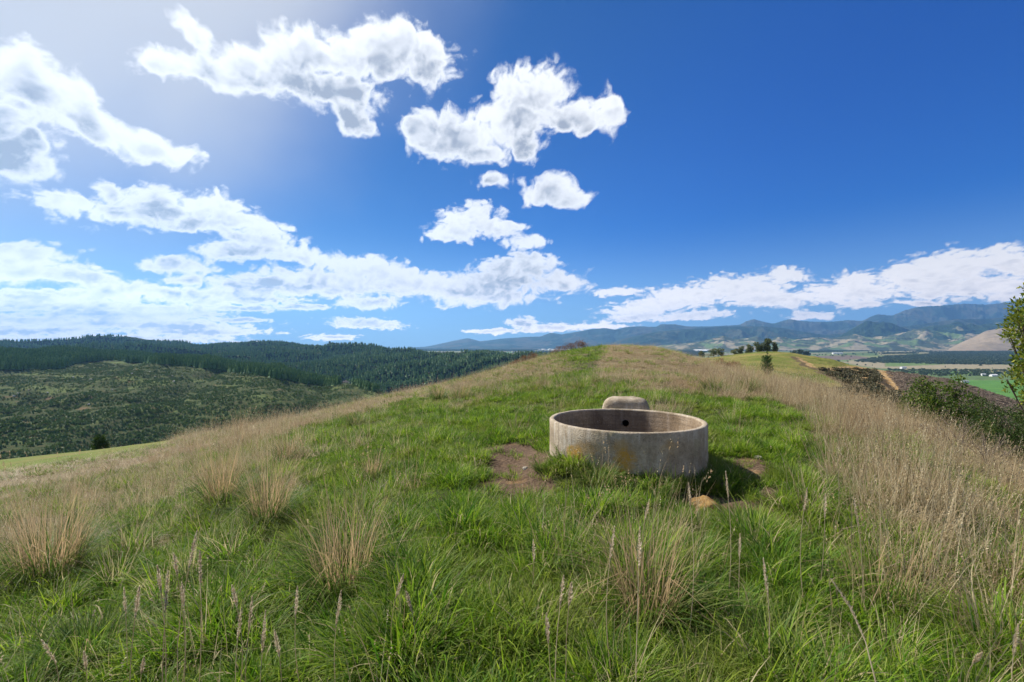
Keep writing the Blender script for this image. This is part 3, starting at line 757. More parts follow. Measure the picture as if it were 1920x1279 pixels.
    s = rng.uniform(.85, 1.25, k) * (1 + .7 * sstep(9, 30, r))
    scl = np.stack([s, s, np.clip(hh, .3, 1.9)], -1)
    rot = rots(k, .10); scatter('dry_grass', np.stack([x, y, z - .01], -1), rot, scl, np.where(tl, rng.integers(0, 6, k), rng.integers(6, 10, k)), cd, 'dry straw coloured grass standing on both flanks of the ridge', 'dry grass')
build_grass()

# ------------------------------------------------------------------ ground point under a photo pixel
def hit(px, py, zf=near_z, r0=1.2, r1=80):
    t = np.geomspace(r0, r1, 4000); x = (px - 960) / F * t; y = t; z = EYE - (py - HOR) / F * t
    g = zf(x, y); i = np.argmax(z <= g)
    if z[i] > g[i]: i = int(np.argmin(z - g))
    return float(x[i]), float(y[i]), float(g[i])

# ------------------------------------------------------------------ tussocks one can tell apart
def build_tussocks():
    T = [ # column, row of base, height, number green, number straw, spread, label
     (95, 1085, .85, 420, 300, .42, 'big straw and green tussock at the left edge'),
     (170, 1235, .50, 420, 10, .36, 'dark green arching tussock in the lower left corner'),
     (418, 955, .88, 260, 230, .26, 'tall straw tussock on the left, the farther of a close pair'),
     (505, 985, .78, 300, 190, .26, 'straw tipped tussock just right of the tall straw one'),
     (650, 1110, .72, 460, 190, .34, 'broad grey green tussock with straw stems above a dark hollow'),
     (745, 1265, .42, 300, 3, .24, 'vivid green leafy clump at the bottom centre left'),
     (805, 1010, .24, 160, 0, .14, 'small bright green rosette clump in the open turf'),
     (1205, 1165, .66, 260, 190, .28, 'loose straw and green clump below the trough'),
     (1035, 1000, .32, 180, 30, .22, 'low green tussock left of the clay hollow'),
     (700, 900, .46, 160, 80, .2, 'straw topped tussock in the left turf'),
     (668, 800, .60, 320, 30, .34, 'dark green tussock where dry grass meets turf'),
     (822, 752, .70, 200, 90, .34, 'brownish tussock, left one of two on the upper slope'),
     (866, 750, .66, 220, 70, .34, 'brownish tussock, right one of two on the upper slope'),
     (1120, 905, .36, 360, 20, .34, 'thick olive grass tuft against the front left of the trough'),
     (1225, 925, .30, 260, 30, .30, 'olive grass tuft hanging below the front of the trough'),
     (1318, 905, .26, 260, 4, .30, 'dark green tuft at the front right foot of the trough'),
     (1015, 880, .26, 150, 10, .16, 'short green tuft beside the left wall of the trough'),
     (1335, 735, .75, 200, 60, .34, 'tall green and straw tussock right behind the trough'),
     (1405, 735, .85, 220, 50, .40, 'grey green bushy tussock in the dry grass right of the trough'),
     (1640, 1130, .45, 240, 70, .34, 'green and straw clump at the lower right'),
     (1850, 1240, .42, 300, 20, .34, 'dark green clump in the lower right corner'),
     (540, 865, .60, 220, 90, .28, 'rounded straw green tussock below the dry crest'),
     (365, 1115, .36, 240, 6, .26, 'spreading green clump behind the seed heads'),
     (1440, 1230, .40, 260, 6, .30, 'fine leaved green clump at the bottom right of centre')]
    r2 = np.random.default_rng(21)
    for (px, py, h, ng, ns, sp, lab) in T:
        x, y, z = hit(px, py); far = max(1, y / 5)
        parts = [blades(ng, h * .8, .35, .0055 * far ** .5, sp * .45, .55, 1.1, 6, (0, .93), r2), blades(ng // 2, h * .45, .4, .0055 * far ** .5, sp * .6, .8, .8, 4, (0, .8), r2)]
        if ns: parts += [blades(ns, h * 1.05, .4, .0032 * far ** .5, sp * .55, .20, .45, 5, (.97, 1), r2, kink=.35)]
        if ns > 40: parts += [heads(ns // 10, h * 1.3, .2, sp * .4, .18, .09, .010, 10, r2, (.97, 1))]
        me = plant_mesh('grass_tussock', parts)
        tag(link('grass_tussock', me, M_TUSS, None, (x, y, z - .02)), lab, 'tussock', 'grass tussocks on the ridge')
M_TUSS = M_OLIVE
build_tussocks()

# ------------------------------------------------------------------ single flowering stems standing above the turf
def solid_stem(pts, rad, name, mat, parent, seg=5):
    P = np.array(pts, float); n = len(P); V = []; 
    for i in range(n):
        d = P[min(i + 1, n - 1)] - P[max(i - 1, 0)]; d /= np.linalg.norm(d)
        u = np.cross(d, [0.3, .9, .1]); u /= np.linalg.norm(u); w = np.cross(d, u); rr = rad[i]
        for k in range(seg):
            a = 2 * math.pi * k / seg; V.append(P[i] + (u * math.cos(a) + w * math.sin(a)) * rr)
    Fc = [[i * seg + k, i * seg + (k + 1) % seg, (i + 1) * seg + (k + 1) % seg, (i + 1) * seg + k] for i in range(n - 1) for k in range(seg)]
    me = raw_mesh(name, np.array(V), Fc); attr(me, 'tint', np.full(len(V), .55)); attr(me, 'ht', np.full(len(V), .9))
    return link(name, me, mat, parent)
def seed_head(pts, w, k, rnd, name, parent):
    P = np.array(pts, float); L = len(P) - 1; t = rnd.random(k); i = np.minimum((t * L).astype(int), L - 1); f = t * L - i
    c = P[i] * (1 - f)[:, None] + P[i + 1] * f[:, None]; d = P[i + 1] - P[i]; d /= np.linalg.norm(d, axis=1)[:, None]
    o = rnd.normal(0, 1, (k, 3)); o -= d * (o * d).sum(1)[:, None]; o /= np.linalg.norm(o, axis=1)[:, None]
    prof = np.clip(np.sin(np.pi * (t * .86 + .1)), .15, 1)
    tip = c + o * (w * prof * (.6 + .6 * rnd.random(k)))[:, None] + d * .012
    s = np.cross(o, d) * .0028; mid = c * .45 + tip * .55
    V = np.stack([c, mid + s, tip, mid - s], 1).reshape(-1, 3)
    me = raw_mesh(name, V, np.arange(4 * k).reshape(k, 4)); attr(me, 'tint', np.repeat(rnd.uniform(.3, 1, k), 4)); attr(me, 'ht', np.full(4 * k, .9))
    return link(name, me, M_SEED, parent)
def build_stalks():
    r2 = np.random.default_rng(5)
    S = [(265,1110,380),(300,1070,350),(318,1085,340),(330,1045,350),(345,1100,250),(370,1010,400),(378,1045,330),(440,1105,260),(455,1150,200),(475,1130,230),(90,1205,160),(165,1225,140),(275,1235,120),(238,1110,180),
         (500,1160,230),(520,1190,190),(640,1120,220),(755,1085,180),(765,1115,160),(1290,915,300),(1360,895,240),(1215,945,200),(1150,1000,300),(1198,1005,360),(1055,1090,260),(1070,1100,250),(1430,1060,220),(1510,925,230),(1600,945,220),(1545,935,200),
         (1000,1020,140),(1385,1010,150),(1900,1180,180),(1830,1225,120),(560,1110,200),(1025,1160,200)]
    for i, (px, pt, hh) in enumerate(S):
        # top pixel given with the pixel length of the stem: take the base below the top
        x, y, z = hit(px + r2.uniform(-14, 14), min(pt + hh, 1700), r0=.9)
        ztop = EYE - (pt - HOR) / F * y; xt = (px - 960) / F * y; H = max(ztop - z, .25)
        e = tag(link('seed_stalk', None, None, None, (x, y, z)), 'thin dry grass stalk with a narrow seed head, one of the cluster at lower left' if px < 600 else 'thin dry seed stalk standing in the turf between the lower left cluster and the trough' if px < 1100 else 'thin dry seed stalk standing in front of or right of the trough', 'seed stalk', 'single dry seed stalks in the foreground')
        bow = r2.normal(0, .03, 2); p = [np.array([(xt - x) * t ** 1.5 + bow[0] * math.sin(3.1 * t), bow[1] * math.sin(3.1 * t), H * t]) for t in np.linspace(0, 1, 8)]
        solid_stem(p, [.0024 - .0011 * t for t in np.linspace(0, 1, 8)], 'stem', M_SEED, e)
        hl = min(.15, H * .32) * r2.uniform(.7, 1.2); q = [p[-1] + (p[-1] - p[-2]) / np.linalg.norm(p[-1] - p[-2]) * s for s in np.linspace(-hl * .8, hl * .2, 5)]
        seed_head(q, .0125, 170, r2, 'seed_head', e)
    # the long leaning stalk at lower right
    y = 1.75; f = lambda px, py, yy: np.array([(px - 960) / F * yy, yy, EYE - (py - HOR) / F * yy])
    b = hit(1660, 1420, r0=.8); P = [np.array(b), f(1640, 1290, 1.75), f(1618, 1200, 1.85), f(1590, 1135, 1.95), f(1556, 1085, 2.02)]
    o = Vector(b); e = tag(link('seed_stalk', None, None, None, o), 'long grey-brown seed stalk leaning left at the lower right', 'seed stalk')
    P = [p - np.array(b) for p in P]; solid_stem(P, [.003, .0028, .0022, .0018, .0012], 'stem', M_SEED, e)
    seed_head(P[2:], .009, 200, r2, 'seed_head', e)
build_stalks()

# ------------------------------------------------------------------ concrete trough
def concrete(name, inner=False):
    m, N = new_mat(name); tc = N.add('ShaderNodeTexCoord').outputs['Object']
    n = N.noise(tc, 4, 8, .65); f = N.noise(tc, 45, 6, .7)
    st = N.noise(N.vm('MULTIPLY', tc, (7, 7, .9)), 1.6, 6, .65)               # vertical weather streaks
    sx = N.add('ShaderNodeSeparateXYZ'); N.put(sx.inputs[0], tc)
    c = N.mix(N.rng(n, .32, .68), (.30, .235, .155), (.52, .435, .32))
    c = N.mix(N.rng(f, .35, .7), N.mix(1, c, (.74, .725, .71), 'MULTIPLY'), c)
    c = N.mix(N.rng(st, .5, .68, 0, .5), c, (.55, .49, .41))
    c = N.mix(N.rng(N.noise(N.vm('MULTIPLY', tc, (9, 9, .6)), 1.2, 4, .6), .56, .70, 0, .40), c, (.17, .135, .09))
    pits = N.noise(tc, 70, 2, .5); c = N.mix(N.rng(pits, .66, .72, 0, .85), c, (.07, .06, .05))
    h = sx.outputs[2]
    if inner:
        a = N.rng(sx.outputs[0], -.60, -.42); b = N.rng(sx.outputs[0], .36, .26)
        back_dark = N.m('MULTIPLY', N.m('MULTIPLY', a, b), N.rng(sx.outputs[1], .2, .4))  # darker area across the back of the inner wall
        ring = N.noise(N.vm('MULTIPLY', tc, (.8, .8, 16)), 2, 5, .6)
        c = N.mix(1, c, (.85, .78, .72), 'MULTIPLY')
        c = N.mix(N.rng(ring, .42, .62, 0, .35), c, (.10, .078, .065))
        c = N.mix(N.m('MULTIPLY', back_dark, .55), c, (.06, .046, .044))
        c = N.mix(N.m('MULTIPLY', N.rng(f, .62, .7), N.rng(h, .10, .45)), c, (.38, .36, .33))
    else:
        # mustard lichen in a few patches low on the wall
        lich = None
        for ang, hz, wa, wh in ((-90, .29, 7, .16), (-126, .26, 9, .13), (-114, .38, 13, .09), (-94, .42, 7, .10), (-62, .44, 6, .09), (-98, .14, 12, .06)):
            q = N.vm('SUBTRACT', tc, (math.cos(R(ang)) * .98, math.sin(R(ang)) * .98, hz))
            q = N.vm('ADD', q, N.vm('SCALE', N.vm('SUBTRACT', N.noise(tc, 9, 4, .6, out=1), (.5, .5, .5)), scale=.22))
            v = N.rng(N.vm('LENGTH', N.vm('MULTIPLY', q, (1 / (wa * .0175), 1 / (wa * .0175), 1 / wh))), .35, 1.25, 1, 0)
            v = N.m('MULTIPLY', v, 1.0 if hz < .3 else .4)
            lich = v if lich is None else N.m('MAXIMUM', lich, v)
        lich = N.m('MULTIPLY', lich, N.rng(N.noise(tc, 30, 6, .75), .36, .46))
        c = N.mix(N.m('MULTIPLY', lich, .92), c, N.mix(n, (.50, .235, .02), (.40, .25, .05)))
        ck = N.m('ADD', N.m('ADD', sx.outputs[0], .805), N.m('MULTIPLY', N.m('SUBTRACT', N.noise(N.vm('MULTIPLY', tc, (0, 0, 1)), 7, 4, .6), .5), .07))     # hairline crack
        ck = N.m('MULTIPLY', N.rng(N.m('ABSOLUTE', ck), .0, .006, 1, 0), N.rng(sx.outputs[1], -.2, -.3)); c = N.mix(N.m('MULTIPLY', ck, .75), c, (.05, .04, .03))
        c = N.mix(N.rng(N.noise(N.vm('MULTIPLY', tc, (2, 2, 3)), 2.2, 5, .6), .55, .68, 0, .45), c, (.27, .235, .13))
        c = N.mix(N.rng(h, .12, -.02, 0, .5), c, (.16, .13, .09))
    surf(N, m, c, .92, N.m('ADD', N.m('MULTIPLY', f, .6), N.m('MULTIPLY', pits, -.4)), .9, .016, .2)
    return m
def lathe(name, prof, seg, mat, parent, close=False):
    a = np.linspace(0, 2 * np.pi, seg, endpoint=False); pr = np.array(prof)
    P = np.stack([pr[:, 0:1] * np.cos(a), pr[:, 0:1] * np.sin(a), np.repeat(pr[:, 1:2], seg, 1)], -1)
    n = fbm(P[..., 0] * 5 + 3, P[..., 1] * 5 + P[..., 2] * 4, 4, .55, 200)[..., None]; n = n + .9 * np.minimum(0, fbm(P[..., 0] * 16, P[..., 1] * 16 + P[..., 2] * 9, 3, .6, 210)[..., None] + .12)
    P[..., :2] *= 1 + n * .006; P[..., 2] += n[..., 0] * .004
    P = np.concatenate([P, P[:, :1]], 1)[:, :, :]
    me = grid_mesh(name, P[:, :-1], wrap=True)
    return link(name, me, mat, parent)
def build_trough():
    base = .06; e = tag(link('water_trough', None, None, None, (TRX, TRY, base)), 'round empty concrete stock trough with rusty lichen stains, set in the grass', 'trough'); e.rotation_euler.z = -R(14)
    mo, mi = concrete('weathered_concrete'), concrete('stained_concrete_inside', True)
    H = .65 - base
    rim = [(1.0, -.22), (1.0, .0), (1.0, .15), (1.0, .3), (1.0, .42), (1.0, H - .015), (.992, H - .004), (.98, H), (.965, H + .001), (.95, H), (.94, H - .005), (.934, H - .018)]
    lathe('wall', rim, 480, mo, e)
    ins = lathe('inner_wall', [(.934, H - .018), (.932, H - .06), (.925, .35), (.918, .25), (.91, .14), (.89, .115), (.8, .10), (.4, .10), (.01, .10)], 480, mi, e)
    # outlet hole: capped stub on the inner wall, painted black for the shade inside
    m, N = new_mat('hole_shade_black'); surf(N, m, (.003, .003, .003, 1), .9, spec=0)
    hx = .0; a = np.linspace(0, 2 * np.pi, 24, endpoint=False)
    hy, hz = .903, .385; rr = .048
    ring = [(rr * 1.0, -.012), (rr * .93, -.016), (rr * .9, .0), (rr * .88, .012), (.001, .012)]
    P = np.array([[[hx + q * math.cos(t), hy + d, hz + q * math.sin(t)] for t in a] for q, d in ring])
    link('outlet_pipe', grid_mesh('outlet_pipe', P, wrap=True), m, e)
    # float-valve housing cast behind the rim: rounded block
    me = bpy.data.meshes.new('valve_cover'); import bmesh
    bm = bmesh.new(); bmesh.ops.create_cube(bm, size=1)
    bmesh.ops.subdivide_edges(bm, edges=bm.edges, cuts=19, use_grid_fill=True)
    for v in bm.verts:
        x, y, z = v.co * 2
        n = 5.0; L = (abs(x) ** n + abs(y) ** n + abs(z) ** n) ** (1 / n); mx = max(abs(x), abs(y), abs(z), 1e-6); s = mx / L if L else 1
        s = s * 1.0; x, y, z = x * s, y * s, z * s
        w = .385 - .035 * max(z, -.3)
        v.co = (x * w, y * .22, z * .42)
        v.co += Vector((.6, .6, 1)) * .022 * float(fbm(np.array([x * 3.]), np.array([y * 3 + z * 2.]), 3, .5, 201)[0])
    for f in bm.faces: f.smooth = True
    bm.to_mesh(me); bm.free()
    o = link('valve_cover', me, concrete('weathered_concrete_cover'), e, (.0, 1.195, .755 - base - .37)); o['label'] = 'rounded grey concrete valve housing behind the rim with a little orange lichen'
    m = o.data.materials[0]
build_trough()

# ------------------------------------------------------------------ stones and clay at the trough
def rock_mesh(name, r, sq, seed, mat, sub=3):
    import bmesh
    bm = bmesh.new(); bmesh.ops.create_icosphere(bm, subdivisions=sub, radius=1.0)
    V = np.array([v.co for v in bm.verts]); n = fbm(V[:, 0] * 1.3 + seed, V[:, 1] * 1.3 + V[:, 2], 4, .55, seed) * .45 + billow(V[:, 0] * 1.1 + seed, V[:, 2] * 1.1 - V[:, 1], 3, .5, seed + 1) * .25
    for v, k in zip(bm.verts, n):
        v.co = v.co * (1 + k) * r; v.co.z *= sq
    for f in bm.faces: f.smooth = True
    me = bpy.data.meshes.new(name); bm.to_mesh(me); bm.free(); me.materials.append(mat); return me
def stone_mat(name, a, b):
    m, N = new_mat(name); p = N.add('ShaderNodeTexCoord').outputs['Object']; n = N.noise(p, 6, 6, .65); n2 = N.noise(p, 40, 5, .7)
    surf(N, m, N.mix(N.rng(N.m('ADD', n, N.m('MULTIPLY', n2, .4)), .45, .95), a, b), .95, n2, .5, .02, .1); return m
M_CLAY = stone_mat('orange_clay', (.17, .095, .035), (.40, .25, .09)); M_STONE = stone_mat('pale_stone', (.20, .17, .13), (.42, .38, .31)); M_BROWN = stone_mat('brown_clod', (.09, .065, .04), (.20, .15, .10))
for i, (px, py, r, sq, mt, lab) in enumerate([(1318, 950, .13, .55, M_CLAY, 'orange clay lump exposed below the right front of the trough'), (1357, 915, .07, .8, M_BROWN, 'brown rounded stone beside the right foot of the trough'),
        (1474, 912, .06, .7, M_STONE, 'pale stone lying in the turf right of the trough'), (1421, 897, .05, .6, M_BROWN, 'small brown stone in the bare patch right of the trough'),
        (1378, 965, .04, .6, M_STONE, 'small pale stone on the clay below the trough'), (985, 878, .035, .6, M_STONE, 'little pale stone on the bare earth left of the trough'), (1420, 858, .05, .5, M_STONE, 'flat grey stone in the worn patch beyond the pale stone')]):
    x, y, z = hit(px, py); tag(link('stone', rock_mesh('stone', r, sq, 300 + i, mt), None, None, (x, y, z + r * .1)), lab, 'stone')

# ------------------------------------------------------------------ shrubs and trees
def leaf_cloud(blobs, n, size, rnd, aspect=.45, up=.3, shell=.45, droop=0.0):
    """leaf-sized faces spread through a set of ellipsoids (x, y, z, rx, ry, rz)"""
    B = np.array(blobs, float); vol = B[:, 3] * B[:, 4] * B[:, 5]; idx = rnd.choice(len(B), n, p=(vol ** .8) / (vol ** .8).sum()); b = B[idx]
    d = rnd.normal(0, 1, (n, 3)); d /= np.linalg.norm(d, axis=1)[:, None]; rr = (shell + (1 - shell) * rnd.random(n)) ** .8
    wob = 1 + .38 * gn(d[:, 0] * 2.6 + idx * 3.1, d[:, 2] * 2.6 + d[:, 1] * 1.7, 7)
    c = b[:, :3] + d * b[:, 3:] * (rr * wob)[:, None]
    ax = d * .7 + rnd.normal(0, .6, (n, 3)) + np.array([0, 0, up]); ax /= np.linalg.norm(ax, axis=1)[:, None]
    s = np.cross(ax, rnd.normal(0, 1, (n, 3))); s /= np.linalg.norm(s, axis=1)[:, None]
    L = size * rnd.uniform(.6, 1.4, n)[:, None]; nrm = np.cross(ax, s)
    P = np.stack([c, c + ax * L * .5 + s * L * aspect * .5 + nrm * L * .08, c + ax * L, c + ax * L * .5 - s * L * aspect * .5 + nrm * L * .08], 1).reshape(-1, 3)
    t = np.clip(.45 + .5 * gn(c[:, 0] * 3 / max(.3, b[0, 3]), c[:, 2] * 3 / max(.3, b[0, 3]) + c[:, 1], 9) + rnd.normal(0, .16, n), 0, 1)
    return P, np.arange(4 * n).reshape(n, 4), np.repeat(t, 4), np.full(4 * n, .6)
def limb_tubes(paths, seg=6):
    V, Q, o = [], [], 0
    for pts, r0, r1 in paths:
        P = np.array(pts, float); n = len(P)
        for i in range(n):
            d = P[min(i + 1, n - 1)] - P[max(i - 1, 0)]; d /= np.linalg.norm(d) + 1e-9
            u = np.cross(d, [.31, .9, .17]); u /= np.linalg.norm(u); w = np.cross(d, u); r = r0 + (r1 - r0) * i / (n - 1)
            a = np.linspace(0, 2 * np.pi, seg, endpoint=False)
            V.append(P[i] + (np.outer(np.cos(a), u) + np.outer(np.sin(a), w)) * r)
        k = np.arange(n * seg).reshape(n, seg) + o; k2 = np.roll(k, -1, 1)
        Q.append(np.stack([k[:-1], k2[:-1], k2[1:], k[1:]], -1).reshape(-1, 4)); o += n * seg
    return np.concatenate(V), np.concatenate(Q)
def bark_mat(name, a, b):
    m, N = new_mat(name); p = N.add('ShaderNodeTexCoord').outputs['Object']; n = N.noise(N.vm('MULTIPLY', p, (1, 1, .25)), 30, 5, .65)
    surf(N, m, N.mix(n, a, b), .95, n, .6, .01, .1); return m
M_BARK = bark_mat('bark', (.05, .038, .028), (.16, .125, .095)); M_TWIG = bark_mat('grey_twigs', (.10, .075, .055), (.27, .215, .17))
def branches(blobs, rnd, root=(0, 0, 0), r=.03, per=3):
    out = []
    for b in blobs:
        c = np.array(b[:3]); rt = np.array(root, float); mid = rt * .5 + c * .5 + rnd.normal(0, .06, 3) * b[3]
        out.append(([rt, rt * .75 + mid * .25 + [0, 0, .05 * r], mid, c], r, r * .35))
        for k in range(per):
            d = rnd.normal(0, 1, 3); d[2] = abs(d[2]); d /= np.linalg.norm(d); out.append(([c * .6 + mid * .4, c + d * np.array(b[3:]) * .45, c + d * np.array(b[3:]) * .95], r * .35, r * .1))
    return out
def bush(name, label, cat, loc, blobs, n, size, seed, mat, group=None, aspect=.45, r=.02, trunk='stem', crown='foliage', shell=.45, bm_=None, trunkpath=None, up=.3):
    rnd = np.random.default_rng(seed); e = tag(link(name, None, None, None, loc), label, cat, group)
    me = plant_mesh(crown, [leaf_cloud(blobs, n, size, rnd, aspect, up, shell)]); link(crown, me, mat, e)
    pts = branches(blobs, rnd, r=r) + (trunkpath or []); V, Q = limb_tubes(pts); link(trunk, raw_mesh(trunk, V, Q), bm_ or M_BARK, e); return e
M_OLIVELEAF = grass_material('olive_broad_leaves', (.050, .105, .014), (.125, .18, .022), (.33, .33, .04), (.04, .05, .018), .42)
M_FINE = grass_material('fine_dark_leaves', (.028, .058, .012), (.055, .092, .018), (.14, .15, .030), (.03, .035, .012), .30)
M_GORSE = grass_material('brown_gorse', (.14, .070, .035), (.25, .13, .065), (.36, .22, .11), (.08, .05, .03), .3)
def at(px, py, y): return (px - 960) / F * y, y, EYE - (py - HOR) / F * y
def blobs_at(loc, y, L):
    """puffs measured in the photo: column, row, radii in pixels, depth offset in metres"""
    k = y / F; return [((px - 960) * k - loc[0], dy, EYE - (py - HOR) * k - loc[2], rx * k, rx * k * .9, ry * k) for px, py, rx, ry, dy in L]
def build_shrubs():
    # olive broad-leaved shrub behind the dry grass on the right
    Y = 15.5; x, y, z = at(1755, 860, Y); L = [(1718,762,30,26,0),(1735,735,22,22,.2),(1752,775,34,30,-.1),(1778,742,24,26,.3),(1800,722,14,20,.1),(1812,760,28,28,0),(1726,718,10,14,0),(1770,812,50,34,.2),(1830,795,26,26,.1),(1696,790,20,26,0)]
    bush('shrub', 'olive green broad leaved shrub rising behind the dry grass on the right', 'shrub', (x, y, z), blobs_at((x, y, z), Y, L), 9000, .085, 31, M_OLIVELEAF, r=.025)
    Y = 13; x, y, z = at(1850, 900, Y); L = [(1850,765,26,18,.2),(1875,790,36,24,0),(1838,800,28,22,0),(1820,830,40,30,.3),(1865,830,50,34,0)]
    bush('shrub', 'low dark fine leaved shrub between the olive shrub and the right edge', 'shrub', (x, y, z), blobs_at((x, y, z), Y, L), 9000, .06, 32, M_FINE, aspect=.3, r=.02)
    Y = 10.5; x, y, z = at(1925, 930, Y); L = [(1905,800,40,34,.2),(1950,780,40,40,0),(1890,835,45,34,.2),(1935,850,60,44,0),(1990,820,60,60,0),(1860,850,34,26,.4)]
    bush('shrub', 'dark spreading shrub at the right edge below the tree', 'shrub', (x, y, z), blobs_at((x, y, z), Y, L), 11000, .06, 33, M_FINE, aspect=.32, r=.025)
    # tree cut by the right edge of the frame
    Y = 9.0; x, y, z = at(1990, 900, Y)
    L = [(1926,545,9,14,0),(1934,575,18,18,.2),(1914,598,20,16,0),(1950,616,30,26,.3),(1906,632,14,10,.1),(1932,655,24,16,0),(1910,676,20,13,-.1),(1948,700,30,24,.2),(1922,722,18,12,0),(1990,600,40,50,.3),(1995,680,44,50,.2),(1886,712,7,5,0),(1904,728,10,6,.1),(1955,748,30,14,.1),(2040,620,50,80,.4)]
    bl = blobs_at((x, y, z), Y, L); top = np.array([(1985 - 1990) * Y / F, .2, EYE - (575 - HOR) * Y / F - z])
    bush('broadleaf_tree', 'sunlit olive green tree cut by the right edge of the frame', 'tree', (x, y, z), bl, 9000, .075, 34, M_OLIVELEAF, r=.02, trunk='trunk', crown='crown', shell=.3, trunkpath=[([(0, 0, 0), (.03, 0, .8), (-.02, .05, 1.6), tuple(top)], .07, .02)])
    # gorse on the knoll and in the dry grass
    for (px, py, Y, L, n, lab) in ((1078, 662, 37, [(1052,655,12,6,0),(1070,650,14,7,.2),(1087,645,10,7,0),(1095,648,9,6,.2),(1040,660,9,4,0)], 2600, 'reddish brown gorse bush on the left shoulder of the knoll'),
            (990, 682, 36, [(985,672,10,5,0),(1000,668,9,6,.2),(972,679,10,5,0),(962,683,8,4,0)], 1800, 'low reddish brown gorse bush further down the left slope of the ridge'),
            (1368, 695, 27, [(1350,679,8,7,0),(1362,686,13,6,.1),(1380,684,11,5,.2),(1342,684,7,5,0)], 1500, 'rust brown dead gorse in the dry grass right of the knoll')):
        x, y, z = at(px, py + 4, Y); bush('gorse_bush', lab, 'bush', (x, y, z), blobs_at((x, y, z), Y, L), n, .12, px, M_GORSE, aspect=.16, r=.02, shell=.2)
    # small rounded tree on the edge of the paddock, left
    Y = 60; x, y, z = at(188, 848, Y); bush('rounded_tree', 'small dark rounded tree below the paddock edge on the left', 'tree', (x, y, z - 1), blobs_at((x, y, z - 1), Y, [(189,824,8,9,0),(183,831,9,8,.2),(196,832,9,7,0),(190,838,14,7,0)]), 2200, .22, 77, M_FOL, r=.08, trunk='trunk', crown='crown')
    # bare twiggy saplings
    rnd = np.random.default_rng(3)
    for px, py, top, Y, lab in ((1508, 762, 704, 19, 'bare twiggy sapling standing in the dry grass right of the knoll'), (1790, 905, 770, 9.5, 'leafless spiky weed stems at the top of the right slope'), (1735, 880, 790, 10.5, 'thin bare weed in the dry grass below the olive shrub'), (1850, 930, 800, 8.2, 'arching bare stems in the dry grass near the right edge')):
        x, y, z = at(px, py, Y); z = float(near_z(np.array([x]), np.array([y]))[0]); H = EYE - (top - HOR) / F * Y - z; P = []
        for k in range(15):
            d = np.array([rnd.normal(0, .42), rnd.normal(0, .3), 1.0]); d /= np.linalg.norm(d); b0 = np.array([rnd.normal(0, .06), rnd.normal(0, .06), 0]); hh = H * rnd.uniform(.6, 1.05)
            pts = [b0 + d * hh * t + np.array([d[0] * .5, 0, -.1]) * hh * t * t for t in np.linspace(0, 1, 5)]; P.append((pts, .009, .003))
            for j in range(6):
                i = rnd.integers(1, 4); s = pts[i]; dd = d + rnd.normal(0, .6, 3); dd /= np.linalg.norm(dd); P.append(([s, s + dd * hh * .12, s + dd * hh * .26], .005, .002))
        V, Q = limb_tubes(P, 4); tag(link('bare_sapling', raw_mesh('bare_sapling', V, Q), M_TWIG, None, (x, y, z)), lab, 'sapling')
    # young pine
    Y = 25; x, y, z = at(1438, 706, Y); H = (706 - 661) * Y / F; e = tag(link('young_pine', None, None, None, (x, y, z)), 'small upright dark green pine sapling against the paddock hill', 'pine')
    P = [([(0, 0, 0), (0, 0, H * .5), (.02, 0, H)], .03, .008)]; bl = []
    for k in range(24):
        t = .05 + .90 * (k // 4 / 6) + .02 * (k % 4); a = k * 1.7; L = (.36 * (1 - t) ** .6 + .05) * rnd.uniform(.7, 1.15); b0 = np.array([0, 0, H * t * .85]); tip = b0 + np.array([math.cos(a) * L, math.sin(a) * L, L * .85 + .03]); P.append(([b0, b0 * .5 + tip * .5 - [0, 0, .03], tip], .012, .005))
        for s in np.linspace(.25, 1, 6): q = b0 * (1 - s) + tip * s; bl.append((q[0], q[1], q[2], .035, .035, .05))
    bl.append((0.02, 0, H * .97, .04, .04, .1))
    V, Q = limb_tubes(P, 5); link('trunk', raw_mesh('trunk', V, Q), M_BARK, e)
    link('crown', plant_mesh('crown', [leaf_cloud(bl, 4200, .075, rnd, .14, 1.0, .1)]), M_PINE, e)
M_PINE = grass_material('pine_needles', (.020, .055, .016), (.040, .095, .024), (.085, .15, .04), (.03, .05, .02), .25)
build_shrubs()

# ------------------------------------------------------------------ distant trees
def conifer_mesh(name, H, w, tiers, rnd, seg=7):
    V, Q, o = [], [], 0
    for i in range(tiers):
        t0 = i / tiers; z0 = H * (.06 + .94 * t0); z1 = min(H, z0 + H * 1.9 / tiers); r = w * (1 - t0) ** .8 + .05 * w
        a = np.linspace(0, 2 * np.pi, seg, endpoint=False) + rnd.uniform(0, 1); rr = r * rnd.uniform(.55, 1.25, seg)
        ring = np.stack([rr * np.cos(a), rr * np.sin(a), z0 + rnd.normal(0, .03 * H, seg)], -1); tp = np.stack([rr * .08 * np.cos(a), rr * .08 * np.sin(a), np.full(seg, z1)], -1)
        V += [ring, tp]; k = np.arange(seg); Q.append(np.stack([k, np.roll(k, -1), np.roll(k, -1) + seg, k + seg], -1) + o); o += 2 * seg
    V = np.concatenate(V); me = raw_mesh(name, V, np.concatenate(Q), False); attr(me, 'tint', np.repeat(rnd.uniform(.1, .8), len(V))); attr(me, 'ht', np.full(len(V), .6)); return me
def round_mesh(name, H, w, rnd, n=150, leaf=.32):
    bl = [(rnd.normal(0, .22) * w, rnd.normal(0, .22) * w, H * rnd.uniform(.3, .8), w * rnd.uniform(.3, .5), w * rnd.uniform(.3, .5), H * rnd.uniform(.15, .28)) for _ in range(6)]
    return plant_mesh(name, [leaf_cloud(bl, n, H * leaf, rnd, .8, .1, .5)])
def far_foliage(name, lo, mid, hi, trans=.12, patch=None):
    return grass_material(name, lo, mid, hi, lo, trans, patch=patch)
